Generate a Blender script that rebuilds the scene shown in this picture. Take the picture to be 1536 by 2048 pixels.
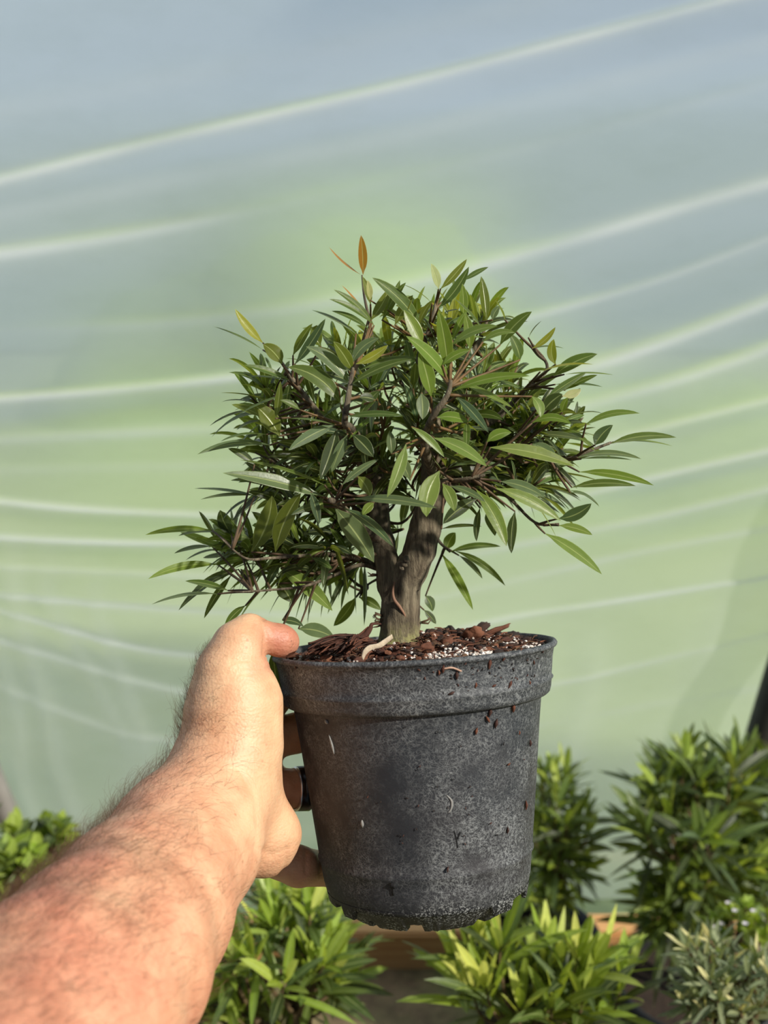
import bpy, bmesh, math, random
import numpy as np
from mathutils import Vector, Matrix, noise as mnoise
for o in list(bpy.data.objects): bpy.data.objects.remove(o)
sc = bpy.context.scene
COL = sc.collection
PI = math.pi
RND = random.Random(7)

# ---------------------------------------------------------------- camera
FPX, PITCH = 2300.0, math.radians(20)
CAM = Vector((0, 0, 1.15))
AX_R = Vector((1, 0, 0))
AX_F = Vector((0, math.cos(PITCH), -math.sin(PITCH)))
AX_U = Vector((0, math.sin(PITCH), math.cos(PITCH)))
TILT = Matrix((AX_R, AX_F, AX_U)).transposed()        # the held pot and arm lean the way they are held
cam_d = bpy.data.cameras.new('camera')
cam = bpy.data.objects.new('camera', cam_d); COL.objects.link(cam)
cam.location = CAM
cam.rotation_euler = (PI/2 - PITCH, 0, 0)
cam_d.sensor_fit = 'VERTICAL'; cam_d.sensor_height = 36.0; cam_d.sensor_width = 27.0
cam_d.lens = FPX/2048*36.0
cam_d.dof.use_dof = True; cam_d.dof.focus_distance = 0.60; cam_d.dof.aperture_fstop = 8.0
cam_d.clip_start = 0.02
sc.camera = cam

# ---------------------------------------------------------------- light and exposure
sc.view_settings.view_transform = 'Standard'; sc.view_settings.look = 'None'
sc.view_settings.gamma = 1.0; sc.view_settings.use_curve_mapping = False
sc.view_settings.exposure = 0.08
SUN_DIR = Vector((0.68, -0.45, 0.60)).normalized()    # towards the sun
SUN_E, SUN_COL, SUN_ANGLE = 4.8, (1.0, 0.94, 0.84), 2.5
sd = bpy.data.lights.new('sun', 'SUN'); sd.energy = SUN_E; sd.angle = math.radians(SUN_ANGLE); sd.color = SUN_COL
sun = bpy.data.objects.new('sun', sd); COL.objects.link(sun)
sun.rotation_euler = SUN_DIR.to_track_quat('Z', 'Y').to_euler()
SKY_E, SKY_BEHIND, SKY_FRONT = 0.70, 0.28, 1.32
w = bpy.data.worlds.new('sky'); sc.world = w; w.use_nodes = True
wt = w.node_tree; wt.nodes.clear()
wo = wt.nodes.new('ShaderNodeOutputWorld'); wb = wt.nodes.new('ShaderNodeBackground')
wc = wt.nodes.new('ShaderNodeTexCoord'); ws = wt.nodes.new('ShaderNodeSeparateXYZ'); wr = wt.nodes.new('ShaderNodeValToRGB')
wt.links.new(wc.outputs['Generated'], ws.inputs[0]); wt.links.new(ws.outputs['Z'], wr.inputs[0])
wm = wt.nodes.new('ShaderNodeMapRange'); wt.links.new(ws.outputs['Y'], wm.inputs[0])   # open bright sky in front, duller behind
for i_, v_ in enumerate((-0.6, 0.5, SKY_BEHIND, SKY_FRONT)): wm.inputs[i_+1].default_value = v_
wx = wt.nodes.new('ShaderNodeVectorMath'); wx.operation = 'SCALE'
wt.links.new(wr.outputs[0], wx.inputs[0]); wt.links.new(wm.outputs[0], wx.inputs['Scale']); wt.links.new(wx.outputs[0], wb.inputs[0]); wt.links.new(wb.outputs[0], wo.inputs[0])
wb.inputs[1].default_value = SKY_E
cr = wr.color_ramp
cr.elements[0].position = 0.0; cr.elements[0].color = (0.54, 0.65, 0.78, 1)
cr.elements[1].position = 1.0; cr.elements[1].color = (0.72, 0.82, 0.95, 1)
e = cr.elements.new(0.12); e.color = (0.40, 0.49, 0.62, 1)
e = cr.elements.new(0.35); e.color = (0.58, 0.72, 0.92, 1)

# ---------------------------------------------------------------- helpers
def L(px, py, d):                 # a point in the frame of the camera: right, away, up
    return Vector(((px-768)*d/FPX, d, (1024-py)*d/FPX))
def W(v): return CAM + TILT @ v
def P(px, py, d): return W(L(px, py, d))
def srgb(r, g, b):
    f = lambda c: (c/255/12.92) if c/255 <= 0.04045 else ((c/255+0.055)/1.055)**2.4
    return (f(r), f(g), f(b), 1.0)
def onray(px, py, Y):             # where the line through a pixel meets the upright plane at Y
    d = TILT @ Vector(((px-768)/FPX, 1, (1024-py)/FPX))
    return CAM + d*(Y/d.y)

def mesh_obj(name, verts, faces, mat=None, parent=None, smooth=True, uvs=None, tints=None):
    me = bpy.data.meshes.new(name)
    verts = np.asarray(verts, dtype=np.float64)
    me.from_pydata([tuple(v) for v in verts] if len(verts) < 1 else verts.tolist(), [], faces)
    if uvs is not None:
        uv = me.uv_layers.new(name='UVMap')
        vi = np.empty(len(me.loops), dtype=np.int32); me.loops.foreach_get('vertex_index', vi)
        uv.data.foreach_set('uv', np.asarray(uvs, dtype=np.float32)[vi].ravel())
    if tints is not None:
        at = me.color_attributes.new('tint', 'FLOAT_COLOR', 'POINT')
        at.data.foreach_set('color', np.asarray(tints, dtype=np.float32).ravel())
    if smooth: me.polygons.foreach_set('use_smooth', [True]*len(me.polygons))
    me.update()
    o = bpy.data.objects.new(name, me); COL.objects.link(o)
    if mat: me.materials.append(mat)
    if parent: o.parent = parent
    return o
def empty(name, loc=(0, 0, 0)):
    o = bpy.data.objects.new(name, None); COL.objects.link(o); o.location = loc; o.empty_display_size = 0.02
    return o
def tag(o, label=None, cat=None, group=None, kind=None):
    if label: o['label'] = label
    if cat: o['category'] = cat
    if group: o['group'] = group
    if kind: o['kind'] = kind
    return o
def keep(o, parent):              # parent without moving
    bpy.context.view_layer.update()
    o.parent = parent
    o.matrix_parent_inverse = parent.matrix_world.inverted()

def frame_of(t):
    t = t.normalized()
    a = Vector((0, 0, 1)) if abs(t.z) < 0.9 else Vector((1, 0, 0))
    u = t.cross(a).normalized(); return u, t.cross(u).normalized()
class MB:
    def __init__(s): s.v = []; s.f = []; s.uv = []; s.t = []
    def add(s, vs, fs, uvs=None, tint=None):
        b = len(s.v); s.v += [tuple(x) for x in vs]; s.f += [tuple(i+b for i in f) for f in fs]
        s.uv += list(uvs) if uvs else [(0, 0)]*len(vs)
        s.t += [tuple(tint) if tint else (1, 1, 1, 1)]*len(vs)
    def tube(s, pts, rad, n=6, cap=True, tint=None, rough=0.0, seed=0):
        rings = []; vs = []; uvs = []
        m = len(pts)
        u = None; acc = 0
        for i, p in enumerate(pts):
            t = (pts[min(i+1, m-1)] - pts[max(i-1, 0)])
            if t.length < 1e-9: t = Vector((0, 0, 1))
            t = t.normalized()
            if u is None: u, _ = frame_of(t)
            u = (u - t*u.dot(t)).normalized(); v = t.cross(u)
            r = rad[i] if hasattr(rad, '__len__') else rad
            if i: acc += (pts[i]-pts[i-1]).length
            for k in range(n):
                a = 2*PI*k/n
                rr = r
                if rough: rr = r*(1+rough*mnoise.noise(Vector((math.cos(a)*2.2+seed, math.sin(a)*2.2, acc*90)))+rough*0.6*mnoise.noise(Vector((math.cos(a)*6+seed, math.sin(a)*6, acc*160))))
                vs.append(p + (u*math.cos(a)+v*math.sin(a))*rr); uvs.append((k/n, acc*20))
        fs = []
        for i in range(m-1):
            for k in range(n):
                fs.append((i*n+k, i*n+(k+1) % n, (i+1)*n+(k+1) % n, (i+1)*n+k))
        if cap: fs.append(tuple(range(n-1, -1, -1))); fs.append(tuple((m-1)*n+k for k in range(n)))
        s.add(vs, fs, uvs, tint)
    def box(s, c, h, rot=None, tint=None):
        vs = []
        for x in (-1, 1):
            for y in (-1, 1):
                for z in (-1, 1):
                    q = Vector((x*h[0], y*h[1], z*h[2]))
                    if rot: q = rot @ q
                    vs.append(Vector(c)+q)
        s.add(vs, [(0, 1, 3, 2), (4, 6, 7, 5), (0, 4, 5, 1), (2, 3, 7, 6), (0, 2, 6, 4), (1, 5, 7, 3)], None, tint)
    def build(s, name, mat, parent=None, smooth=True):
        return mesh_obj(name, s.v, s.f, mat, parent, smooth, s.uv, s.t)
def catmull(pts, n):
    out = []
    P_ = [2*pts[0]-pts[1]] + list(pts) + [2*pts[-1]-pts[-2]]
    for i in range(1, len(P_)-2):
        a, b, c, d = P_[i-1], P_[i], P_[i+1], P_[i+2]
        for k in range(n):
            t = k/n
            out.append(0.5*((2*b)+(c-a)*t+(2*a-5*b+4*c-d)*t*t+(3*b-a-3*c+d)*t**3))
    out.append(pts[-1]); return out
def lerp_list(r, n):
    out = []
    for i in range(len(r)-1):
        for k in range(n): out.append(r[i]+(r[i+1]-r[i])*k/n)
    out.append(r[-1]); return out

# ---------------------------------------------------------------- materials
class Mat:
    def __init__(s, name):
        s.m = bpy.data.materials.new(name); s.m.use_nodes = True
        s.t = s.m.node_tree; s.t.nodes.clear()
        s.out = s.n('ShaderNodeOutputMaterial')
    def n(s, ty, **k):
        x = s.t.nodes.new(ty)
        for a, b in k.items(): setattr(x, a, b)
        return x
    def l(s, a, b): s.t.links.new(a, b); return b
    def pr(s, **k):
        p = s.n('ShaderNodeBsdfPrincipled')
        for a, b in k.items():
            i = p.inputs[a.replace('_', ' ')]
            if hasattr(b, 'is_linked') or isinstance(b, bpy.types.NodeSocket): s.l(b, i)
            else: i.default_value = b
        return p
    def tex(s, scale, detail=4, rough=0.6, coord='Object', stretch=None, dist=0.0):
        c = s.n('ShaderNodeTexCoord'); src = c.outputs[coord]
        if stretch:
            mp = s.n('ShaderNodeMapping'); s.l(src, mp.inputs[0]); mp.inputs['Scale'].default_value = stretch; src = mp.outputs[0]
        x = s.n('ShaderNodeTexNoise'); s.l(src, x.inputs['Vector'])
        x.inputs['Scale'].default_value = scale; x.inputs['Detail'].default_value = detail
        x.inputs['Roughness'].default_value = rough; x.inputs['Distortion'].default_value = dist
        return x.outputs['Fac']
    def vor(s, scale, feature='F1', coord='Object'):
        c = s.n('ShaderNodeTexCoord'); x = s.n('ShaderNodeTexVoronoi'); x.feature = feature
        s.l(c.outputs[coord], x.inputs['Vector']); x.inputs['Scale'].default_value = scale
        return x.outputs['Distance']
    def ramp(s, fac, stops):
        r = s.n('ShaderNodeValToRGB'); s.l(fac, r.inputs[0]); e = r.color_ramp.elements
        while len(e) < len(stops): e.new(0.5)
        for i, (p, c) in enumerate(stops):
            e[i].position = p; e[i].color = c if len(c) == 4 else (*c, 1)
        return r.outputs[0]
    def fr(s, fac, a, b, lo=0, hi=1):
        r = s.n('ShaderNodeMapRange'); s.l(fac, r.inputs[0])
        for i, v in enumerate((a, b, lo, hi)): r.inputs[i+1].default_value = v
        return r.outputs[0]
    def mix(s, fac, a, b, blend='MIX'):
        m = s.n('ShaderNodeMix', data_type='RGBA', blend_type=blend)
        for i, v in ((0, fac), (6, a), (7, b)):
            if isinstance(v, bpy.types.NodeSocket): s.l(v, m.inputs[i])
            else: m.inputs[i].default_value = v
        return m.outputs[2]
    def math(s, op, a, b=0.0):
        m = s.n('ShaderNodeMath', operation=op)
        for i, v in ((0, a), (1, b)):
            if isinstance(v, bpy.types.NodeSocket): s.l(v, m.inputs[i])
            else: m.inputs[i].default_value = v
        return m.outputs[0]
    def bump(s, h, strength, dist, nrm=None):
        b = s.n('ShaderNodeBump'); s.l(h, b.inputs['Height'])
        b.inputs['Strength'].default_value = strength; b.inputs['Distance'].default_value = dist
        if nrm: s.l(nrm, b.inputs['Normal'])
        return b.outputs[0]
    def done(s, shader): s.l(shader, s.out.inputs[0]); return s.m

def simple(name, c, rough=0.7, var=0.25, scale=30, bump=0.0, metal=0.0, stretch=None):
    m = Mat(name); f = m.tex(scale, 5, 0.6, stretch=stretch)
    c2 = tuple(x*(1-var) for x in c[:3])+(1,); c3 = tuple(min(1, x*(1+var)) for x in c[:3])+(1,)
    p = m.pr(Base_Color=m.ramp(f, [(0.3, c2), (0.7, c3)]), Roughness=rough, Metallic=metal)
    if bump: m.l(m.bump(f, 0.6, bump), p.inputs['Normal'])
    return m.done(p.outputs[0])

def leaf_material(name, rough=0.42, trans=0.30, coat=0.0, vein=(0.55, 0.62, 0.25, 1), vein_amt=0.55, yellow=1.0):
    m = Mat(name)
    at = m.n('ShaderNodeAttribute', attribute_name='tint')
    uv = m.n('ShaderNodeUVMap'); sp = m.n('ShaderNodeSeparateXYZ'); m.l(uv.outputs[0], sp.inputs[0])
    d = m.math('ABSOLUTE', m.math('SUBTRACT', sp.outputs[0], 0.5))
    mid = m.fr(d, 0.015, 0.06, vein_amt, 0.0)
    edge = m.fr(d, 0.455, 0.49, 0.0, vein_amt*0.6)
    a = m.math('ADD', m.math('MULTIPLY', sp.outputs[1], 34.0), m.math('MULTIPLY', d, -26.0))
    side = m.fr(m.math('ABSOLUTE', m.math('SUBTRACT', m.math('FRACT', a), 0.5)), 0.0, 0.14, vein_amt*0.28, 0.0)
    v = m.math('MAXIMUM', m.math('MAXIMUM', mid, edge), side)
    nz = m.tex(160, 3)
    base = m.mix(m.fr(nz, 0.3, 0.7, 0.0, 0.45), at.outputs['Color'], m.mix(1.0, at.outputs['Color'], (0.55, 0.62, 0.5, 1), 'MULTIPLY'))
    col = m.mix(v, base, vein)
    h = m.math('ADD', m.math('MULTIPLY', v, -1.0), m.math('MULTIPLY', nz, 0.6))
    nb = m.bump(h, 0.5, 0.0006)
    p = m.pr(Base_Color=col, Roughness=rough, Normal=nb, Coat_Weight=coat)
    p.inputs['Specular IOR Level'].default_value = 0.5
    tr = m.n('ShaderNodeBsdfTranslucent'); 
    tc = m.mix(1.0, m.mix(0.30, col, (0.45, 0.50, 0.08, 1)), (1.55, 1.5, 0.8, 1), 'MULTIPLY')
    m.l(tc, tr.inputs[0])
    mx = m.n('ShaderNodeMixShader'); mx.inputs[0].default_value = trans
    m.l(p.outputs[0], mx.inputs[1]); m.l(tr.outputs[0], mx.inputs[2])
    return m.done(mx.outputs[0])
# ================================================================ the tunnel
FILM_Y = 1.42
def film_material():
    m = Mat('polythene_film')
    big = m.tex(2.2, 3, 0.5)
    dirt = m.tex(9, 5, 0.65, stretch=(1, 1, 2.5))
    col = m.mix(m.fr(dirt, 0.45, 0.75, 0.0, 0.35), (0.80, 0.85, 0.84, 1), (0.56, 0.62, 0.54, 1))
    rf = m.n('ShaderNodeBsdfRefraction'); rf.inputs['IOR'].default_value = 1.28; rf.inputs['Roughness'].default_value = 0.55
    m.l(m.mix(0.3, (0.95, 0.97, 0.98, 1), col), rf.inputs['Color'])
    tl = m.n('ShaderNodeBsdfTranslucent'); m.l(col, tl.inputs[0])
    df = m.n('ShaderNodeBsdfDiffuse'); m.l(col, df.inputs[0])
    gl = m.n('ShaderNodeBsdfGlossy'); gl.inputs['Roughness'].default_value = 0.24; gl.inputs[0].default_value = (0.95, 0.98, 1.0, 1)
    def mixs(f, a, b):
        x = m.n('ShaderNodeMixShader')
        if isinstance(f, float): x.inputs[0].default_value = f
        else: m.l(f, x.inputs[0])
        m.l(a, x.inputs[1]); m.l(b, x.inputs[2]); return x.outputs[0]
    dt = mixs(FILM_DIFF_SHARE, tl.outputs[0], df.outputs[0])
    body = mixs(m.fr(big, 0.3, 0.7, FILM_HAZE-0.06, FILM_HAZE+0.06), rf.outputs[0], dt)
    tp = m.n('ShaderNodeBsdfTransparent')
    # highlight streaks along the folds, painted into the film as milky white
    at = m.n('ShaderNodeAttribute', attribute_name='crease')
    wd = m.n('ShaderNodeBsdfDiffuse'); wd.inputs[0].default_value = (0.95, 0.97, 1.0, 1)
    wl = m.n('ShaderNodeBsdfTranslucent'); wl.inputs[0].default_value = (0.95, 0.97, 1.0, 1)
    body = mixs(m.math('MULTIPLY', at.outputs['Fac'], CREASE_SHINE), body, mixs(0.45, wl.outputs[0], wd.outputs[0]))
    return m.done(mixs(FILM_GLOSS, mixs(FILM_CLEAR, body, tp.outputs[0]), gl.outputs[0]))
CREASE_SHINE = 1.0
FILM_DIFF_SHARE, FILM_HAZE, FILM_GLOSS, FILM_CLEAR = 0.36, 0.38, 0.10, 0.06

FOLDS = [  # each fold of the film as it runs across (pixels of the photograph), its height and softness in metres
 ([(0,362),(250,300),(500,243),(800,175),(1100,95),(1300,45),(1536,-18)], [1.0]*7, 0.0085, 0.010),
 ([(0,508),(200,482),(350,455),(500,425),(800,360),(1100,290),(1536,170)], [1.0,.9,.5,.15,.1,.15,.25], 0.006, 0.012),
 ([(0,660),(300,650),(620,612),(860,560),(1000,525),(1200,468),(1400,405),(1536,368)], [.1,.25,.5,.7,.9,1,1,1], 0.007, 0.013),
 ([(0,797),(250,780),(500,752),(800,700),(1050,640),(1300,575),(1536,480)], [1,1,.9,.6,.6,.7,.6], 0.006, 0.008),
 ([(0,880),(300,866),(600,850),(900,800),(1200,735),(1400,665),(1536,610)], [.4,.5,.4,.5,.9,1,1], 0.006, 0.011),
 ([(0,940),(500,930),(900,880),(1250,790),(1400,750),(1536,700)], [.2,.2,.5,.7,.8,.8], 0.005, 0.010),
 ([(0,1000),(150,1017),(440,1032),(700,1020),(900,985),(1200,880),(1536,795)], [1,1,.8,.5,.5,.7,.7], 0.0045, 0.005),
 ([(0,1072),(200,1086),(400,1092),(700,1085),(1000,1030),(1280,955),(1536,892)], [1,1,.8,.5,.5,.9,.9], 0.004, 0.005),
 ([(0,1135),(400,1165),(700,1160),(1050,1090),(1300,1040),(1536,972)], [.4,.4,.4,.5,.7,.7], 0.004, 0.007),
 ([(0,1195),(250,1225),(430,1240),(700,1240),(970,1180),(1300,1105),(1536,1055)], [.8,.8,.6,.4,.4,.5,.5], 0.004, 0.006),
 ([(0,1228),(200,1290),(330,1322),(700,1320),(980,1242),(1250,1205),(1536,1150)], [.9,.9,.6,.4,.9,1,.9], 0.0035, 0.004),
 ([(0,1290),(350,1388),(700,1420),(1090,1378),(1300,1330),(1536,1262)], [.6,.5,.3,.6,.6,.5], 0.0035, 0.006),
 ([(0,1370),(300,1480),(700,1500),(1090,1460),(1536,1380)], [.4,.4,.2,.25,.3], 0.003, 0.008),
 ([(0,225),(500,130),(1000,20),(1536,-110)], [.25,.2,.3,.3], 0.004, 0.022),
 ([(0,430),(400,350),(800,275),(1200,170),(1536,85)], [.3,.25,.3,.45], 0.004, 0.020),
]
DIAG = [  # slack ripples running down to the foot of the film, left side
 ([(20,1180),(60,1350),(110,1500),(160,1640)], 0.004, 0.012),
 ([(90,1200),(190,1380),(260,1500)], 0.0035, 0.010),
 ([(190,1230),(245,1400),(290,1500)], 0.0035, 0.010),
 ([(0,1340),(40,1480),(70,1620)], 0.004, 0.009),
 ([(1500,1150),(1400,1350),(1340,1500)], 0.003, 0.02),
 ([(1180,1330),(1150,1450),(1120,1560)], 0.003, 0.02),
]
def film_disp(X, Z):
    D = np.zeros_like(X); CR = np.zeros_like(X)
    for pts, amp, h, wd in FOLDS:
        q = [onray(a, b, FILM_Y) for a, b in pts]
        xs = np.array([p.x for p in q]); zs = np.array([p.z for p in q])
        # extend past the frame along the end slopes
        x0, x1 = xs[0]-1.2, xs[-1]+1.2
        z0 = zs[0]-1.2*(zs[1]-zs[0])/(xs[1]-xs[0]); z1 = zs[-1]+1.2*(zs[-1]-zs[-2])/(xs[-1]-xs[-2])
        XX = np.concatenate([[x0], xs, [x1]]); ZZ = np.concatenate([[z0], zs, [z1]]); amp = np.interp(np.linspace(0, 1, len(pts)), np.linspace(0, 1, len(amp)), amp); AA = np.array([amp[0]]+list(amp)+[amp[-1]])
        # smooth the polyline
        g = np.linspace(x0, x1, 400); zz = np.interp(g, XX, ZZ); k = np.hanning(31); k /= k.sum()
        zz = np.convolve(np.pad(zz, 15, mode='edge'), k, 'valid'); zz[:16] = np.interp(g[:16], XX, ZZ); zz[-16:] = np.interp(g[-16:], XX, ZZ)
        zc = np.interp(X, g, zz); am = np.interp(X, XX, AA)
        u = Z-zc                                   # steep upper flank, long gentle lower flank
        s = np.where(u > 0, u/(wd*0.75), u/(wd*3.2))
        D += am*h*np.exp(-s*s)
        c_ = np.exp(-(u/(wd*0.55))**2)*0.72+np.exp(-(np.where(u > 0, u/(wd*1.3), u/(wd*2.4)))**2)*0.26  # painted highlight: bright core and soft halo along the fold
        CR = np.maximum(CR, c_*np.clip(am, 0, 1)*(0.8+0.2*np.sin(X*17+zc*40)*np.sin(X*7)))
    for pts, h, wd in DIAG:
        q = [onray(a, b, FILM_Y) for a, b in pts]
        zs = np.array([p.z for p in q])[::-1]; xs = np.array([p.x for p in q])[::-1]
        xc = np.interp(Z, zs, xs)+0.006*np.sin(Z*23)
        f = np.clip((Z-zs[0]+0.12)/0.12, 0, 1)*np.clip((zs[-1]+0.1-Z)/0.1, 0, 1)
        s = (X-xc)/wd
        D += f*h*np.exp(-s*s)
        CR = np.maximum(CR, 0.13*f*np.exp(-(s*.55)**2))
    # slow waviness of the hung sheet
    D += 0.010*np.sin(Z*9+X*1.7+1)+0.007*np.sin(Z*21-X*3)+0.004*np.sin(X*11+Z*2)
    return D, CR
def build_film():
    nx, nz = 300, 760
    xs = np.linspace(-1.5, 1.5, nx); zs = np.concatenate([np.linspace(0.02, 1.45, 700), np.linspace(1.46, 2.3, nz-700)])
    X, Z = np.meshgrid(xs, zs)
    D, CR = film_disp(X, Z)
    Y = FILM_Y - D - 0.16*np.clip(Z-1.25, 0, None)**2*2
    V = np.stack([X, Y, Z], -1).reshape(-1, 3)
    i = np.arange(nx*nz).reshape(nz, nx)
    F = np.stack([i[:-1, :-1], i[:-1, 1:], i[1:, 1:], i[1:, :-1]], -1).reshape(-1, 4)
    me = bpy.data.meshes.new('wall_back')
    me.vertices.add(len(V)); me.vertices.foreach_set('co', V.ravel())
    me.loops.add(F.size); me.loops.foreach_set('vertex_index', F.ravel())
    me.polygons.add(len(F)); me.polygons.foreach_set('loop_start', np.arange(0, F.size, 4)); 
    me.update(calc_edges=True); me.polygons.foreach_set('use_smooth', [True]*len(F))
    at = me.attributes.new('crease', 'FLOAT', 'POINT'); at.data.foreach_set('value', CR.ravel().astype(np.float32))  # painted highlight mask along the folds
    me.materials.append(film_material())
    o = bpy.data.objects.new('wall_back', me); COL.objects.link(o)
    tag(o, 'hazy polythene sheet of the growing tunnel with shiny wavy creases', kind='structure')
build_film()

def build_ground():
    n = 90; vs = []; fs = []
    for j in range(n):
        for i in range(n):
            x = -2.2+4.4*i/(n-1); y = -0.6+2.0*j/(n-1)
            vs.append((x, y, 0.012*mnoise.noise(Vector((x*5, y*5, 0)))+0.006*mnoise.noise(Vector((x*22, y*22, 3))) - 0.01))
    for j in range(n-1):
        for i in range(n-1): fs.append((j*n+i, j*n+i+1, (j+1)*n+i+1, (j+1)*n+i))
    m = Mat('mossy_soil'); f = m.tex(4.5, 6, 0.65); g = m.tex(40, 6, 0.7)
    c = m.ramp(f, [(0.35, srgb(142, 118, 88)), (0.5, srgb(132, 124, 82)), (0.62, srgb(112, 128, 66))])
    c = m.mix(m.fr(g, 0.4, 0.7, 0, 0.6), c, srgb(62, 52, 36))
    p = m.pr(Base_Color=c, Roughness=0.95); m.l(m.bump(g, 0.8, 0.01), p.inputs['Normal'])
    o = mesh_obj('floor', vs, fs, m.done(p.outputs[0])); tag(o, 'bare mossy soil of the tunnel floor', kind='structure')
build_ground()
def build_outside():
    # lawn and the hedge bank beyond the film, seen only as soft green through it
    m = Mat('outside_grass'); f = m.tex(1.3, 4)
    c = m.ramp(f, [(0.35, srgb(158, 172, 118)), (0.65, srgb(190, 202, 142))])
    p = m.pr(Base_Color=c, Roughness=0.9)
    vs = []; fs = []; n = 40
    for j in range(n):
        for i in range(n):
            x = -14+28*i/(n-1); y = 1.44+4.2*j/(n-1)
            vs.append((x, y, -0.05+0.05*mnoise.noise(Vector((x*.6, y*.6, 1)))))
    for j in range(n-1):
        for i in range(n-1): fs.append((j*n+i, j*n+i+1, (j+1)*n+i+1, (j+1)*n+i))
    o = mesh_obj('ground_outside', vs, fs, m.done(p.outputs[0])); tag(o, 'mown grass outside the tunnel seen hazily through the film', kind='structure')
    m = Mat('hedge_green'); f = m.tex(3.0, 5)
    c = m.ramp(f, [(0.3, srgb(120, 150, 84)), (0.7, srgb(176, 200, 112))])
    p = m.pr(Base_Color=c, Roughness=0.9); hm = m.done(p.outputs[0])
    mb = MB()
    R = random.Random(3)
    bm = bmesh.new()
    for k, (x, y, z, r) in enumerate([(-2.3,4.8,-.4,.6),(-.75,4.5,-.2,.62),(-.1,4.5,.05,.62),(.2,4.6,-.3,.6),(1.2,4.6,-.5,.6),(2.2,4.5,-.5,.6)]):
        M = Matrix.Translation((x, y, z)) @ Matrix.Diagonal((1.15, .8, 1, 1))
        bmesh.ops.create_icosphere(bm, subdivisions=4, radius=r, matrix=M)
    for v in bm.verts:
        nn = mnoise.noise(v.co*2.2)*0.22+mnoise.noise(v.co*6)*0.09
        v.co += (v.co-Vector((v.co.x*.9, 4.5, -.2))).normalized()*nn
    me = bpy.data.meshes.new('hedge'); bm.to_mesh(me); bm.free()
    me.polygons.foreach_set('use_smooth', [True]*len(me.polygons)); me.materials.append(hm)
    o = bpy.data.objects.new('hedge', me); COL.objects.link(o)
    tag(o, 'green hedge outside, a soft blur through the tunnel film', 'hedge', kind='stuff')
build_outside()
def yard():
    mb = MB(); vs = [(-40, 5.5, -0.02), (40, 5.5, -0.02), (40, 60, 0.4), (-40, 60, 0.4)]
    mb.add(vs, [(0, 1, 2, 3)]); o = mb.build('ground_yard', simple('pale_gravel', srgb(128, 144, 142), 0.9, 0.1, 0.8), smooth=False)
    tag(o, 'grey gravel yard beyond the hedge', kind='structure')
yard()

# wooden base rail along the foot of the film
def rail():
    m = Mat('base_rail_wood')
    g = m.tex(18, 6, 0.65, stretch=(0.25, 4, 4)); k = m.tex(3, 3)
    c = m.ramp(g, [(0.3, srgb(176, 122, 70)), (0.7, srgb(226, 180, 120))])
    p = m.pr(Base_Color=c, Roughness=0.75); m.l(m.bump(g, 0.4, 0.002), p.inputs['Normal'])
    bm = bmesh.new()
    a = onray(900, 1830, 1.385); b = onray(900, 1871, 1.31)
    zt = 0.045; y0, y1 = 1.31, 1.355
    bmesh.ops.create_cube(bm, size=1, matrix=Matrix.Translation((0, (y0+y1)/2, zt-0.035)) @ Matrix.Diagonal((3.0, y1-y0, 0.07, 1)))
    bmesh.ops.bevel(bm, geom=bm.edges[:], offset=0.004, segments=2, affect='EDGES')
    me = bpy.data.meshes.new('baseboard_back'); bm.to_mesh(me); bm.free(); me.materials.append(m.done(p.outputs[0]))
    o = bpy.data.objects.new('baseboard_back', me); COL.objects.link(o)
    tag(o, 'sawn timber rail at the foot of the film', kind='structure')
rail()
def hoop(name, pts, r, mat, label):
    mb = MB(); mb.tube(catmull(pts, 8), r, 20); o = mb.build(name, mat); tag(o, label, kind='structure'); return o
galv = simple('galvanised_steel', srgb(138, 134, 128), 0.55, 0.15, 40, metal=0.3)
dark = simple('weathered_dark_steel', srgb(58, 58, 52), 0.6, 0.2, 40, metal=0.2)
p0 = onray(38, 1680, 1.385); p1 = onray(-14, 1560, 1.385)
s = (p1-p0); hoop('trim_1', [p0-s*1.6, p0, p1, p1+s*3, p1+s*7, p1+s*12+Vector((0, -.10, 0)), p1+s*19+Vector((0, -.55, -.12))], 0.016, galv, 'grey metal hoop leg of the tunnel, its foot behind the yellow flowered plant')
p0 = onray(1523, 1480, 1.38); p1 = onray(1566, 1340, 1.38)
s = (p1-p0); hoop('trim_2', [p0-s*2.2, p0, p1, p1+s*3, p1+s*6, p1+s*10+Vector((0, -.10, 0)), p1+s*16+Vector((0, -.55, -.12))], 0.023, dark, 'dark metal hoop leg of the tunnel behind the dark leafy shrub')
# ================================================================ the potted tree: pot and soil
ROLL = math.radians(3.3)
RIM_C = L(828, 1294, 0.627)
_t = math.radians(1.4)
POT_LOCAL = Matrix.Rotation(-ROLL, 3, 'Y') @ Matrix.Rotation(-_t, 3, 'X')     # axes in the camera's frame
POT_M = (Matrix.Translation(CAM) @ TILT.to_4x4()) @ (Matrix.Translation(RIM_C) @ POT_LOCAL.to_4x4())
tree_root = empty('potted_tree')
tree_root.matrix_world = POT_M @ Matrix.Translation((0, 0, -0.135))
tag(tree_root, 'small thick-trunked ficus tree in a dusty black plastic pot held up in one hand', 'potted tree')
bpy.context.view_layer.update()
ROOT_INV = tree_root.matrix_world.inverted()
def tree_child(mb, name, mat, parent=None, smooth=True, world=True):
    o = mb.build(name, mat, None, smooth)
    if world: o.data.transform(ROOT_INV)
    else: o.data.transform(Matrix.Translation((0, 0, 0.135)))
    o.parent = parent or tree_root
    return o
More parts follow.
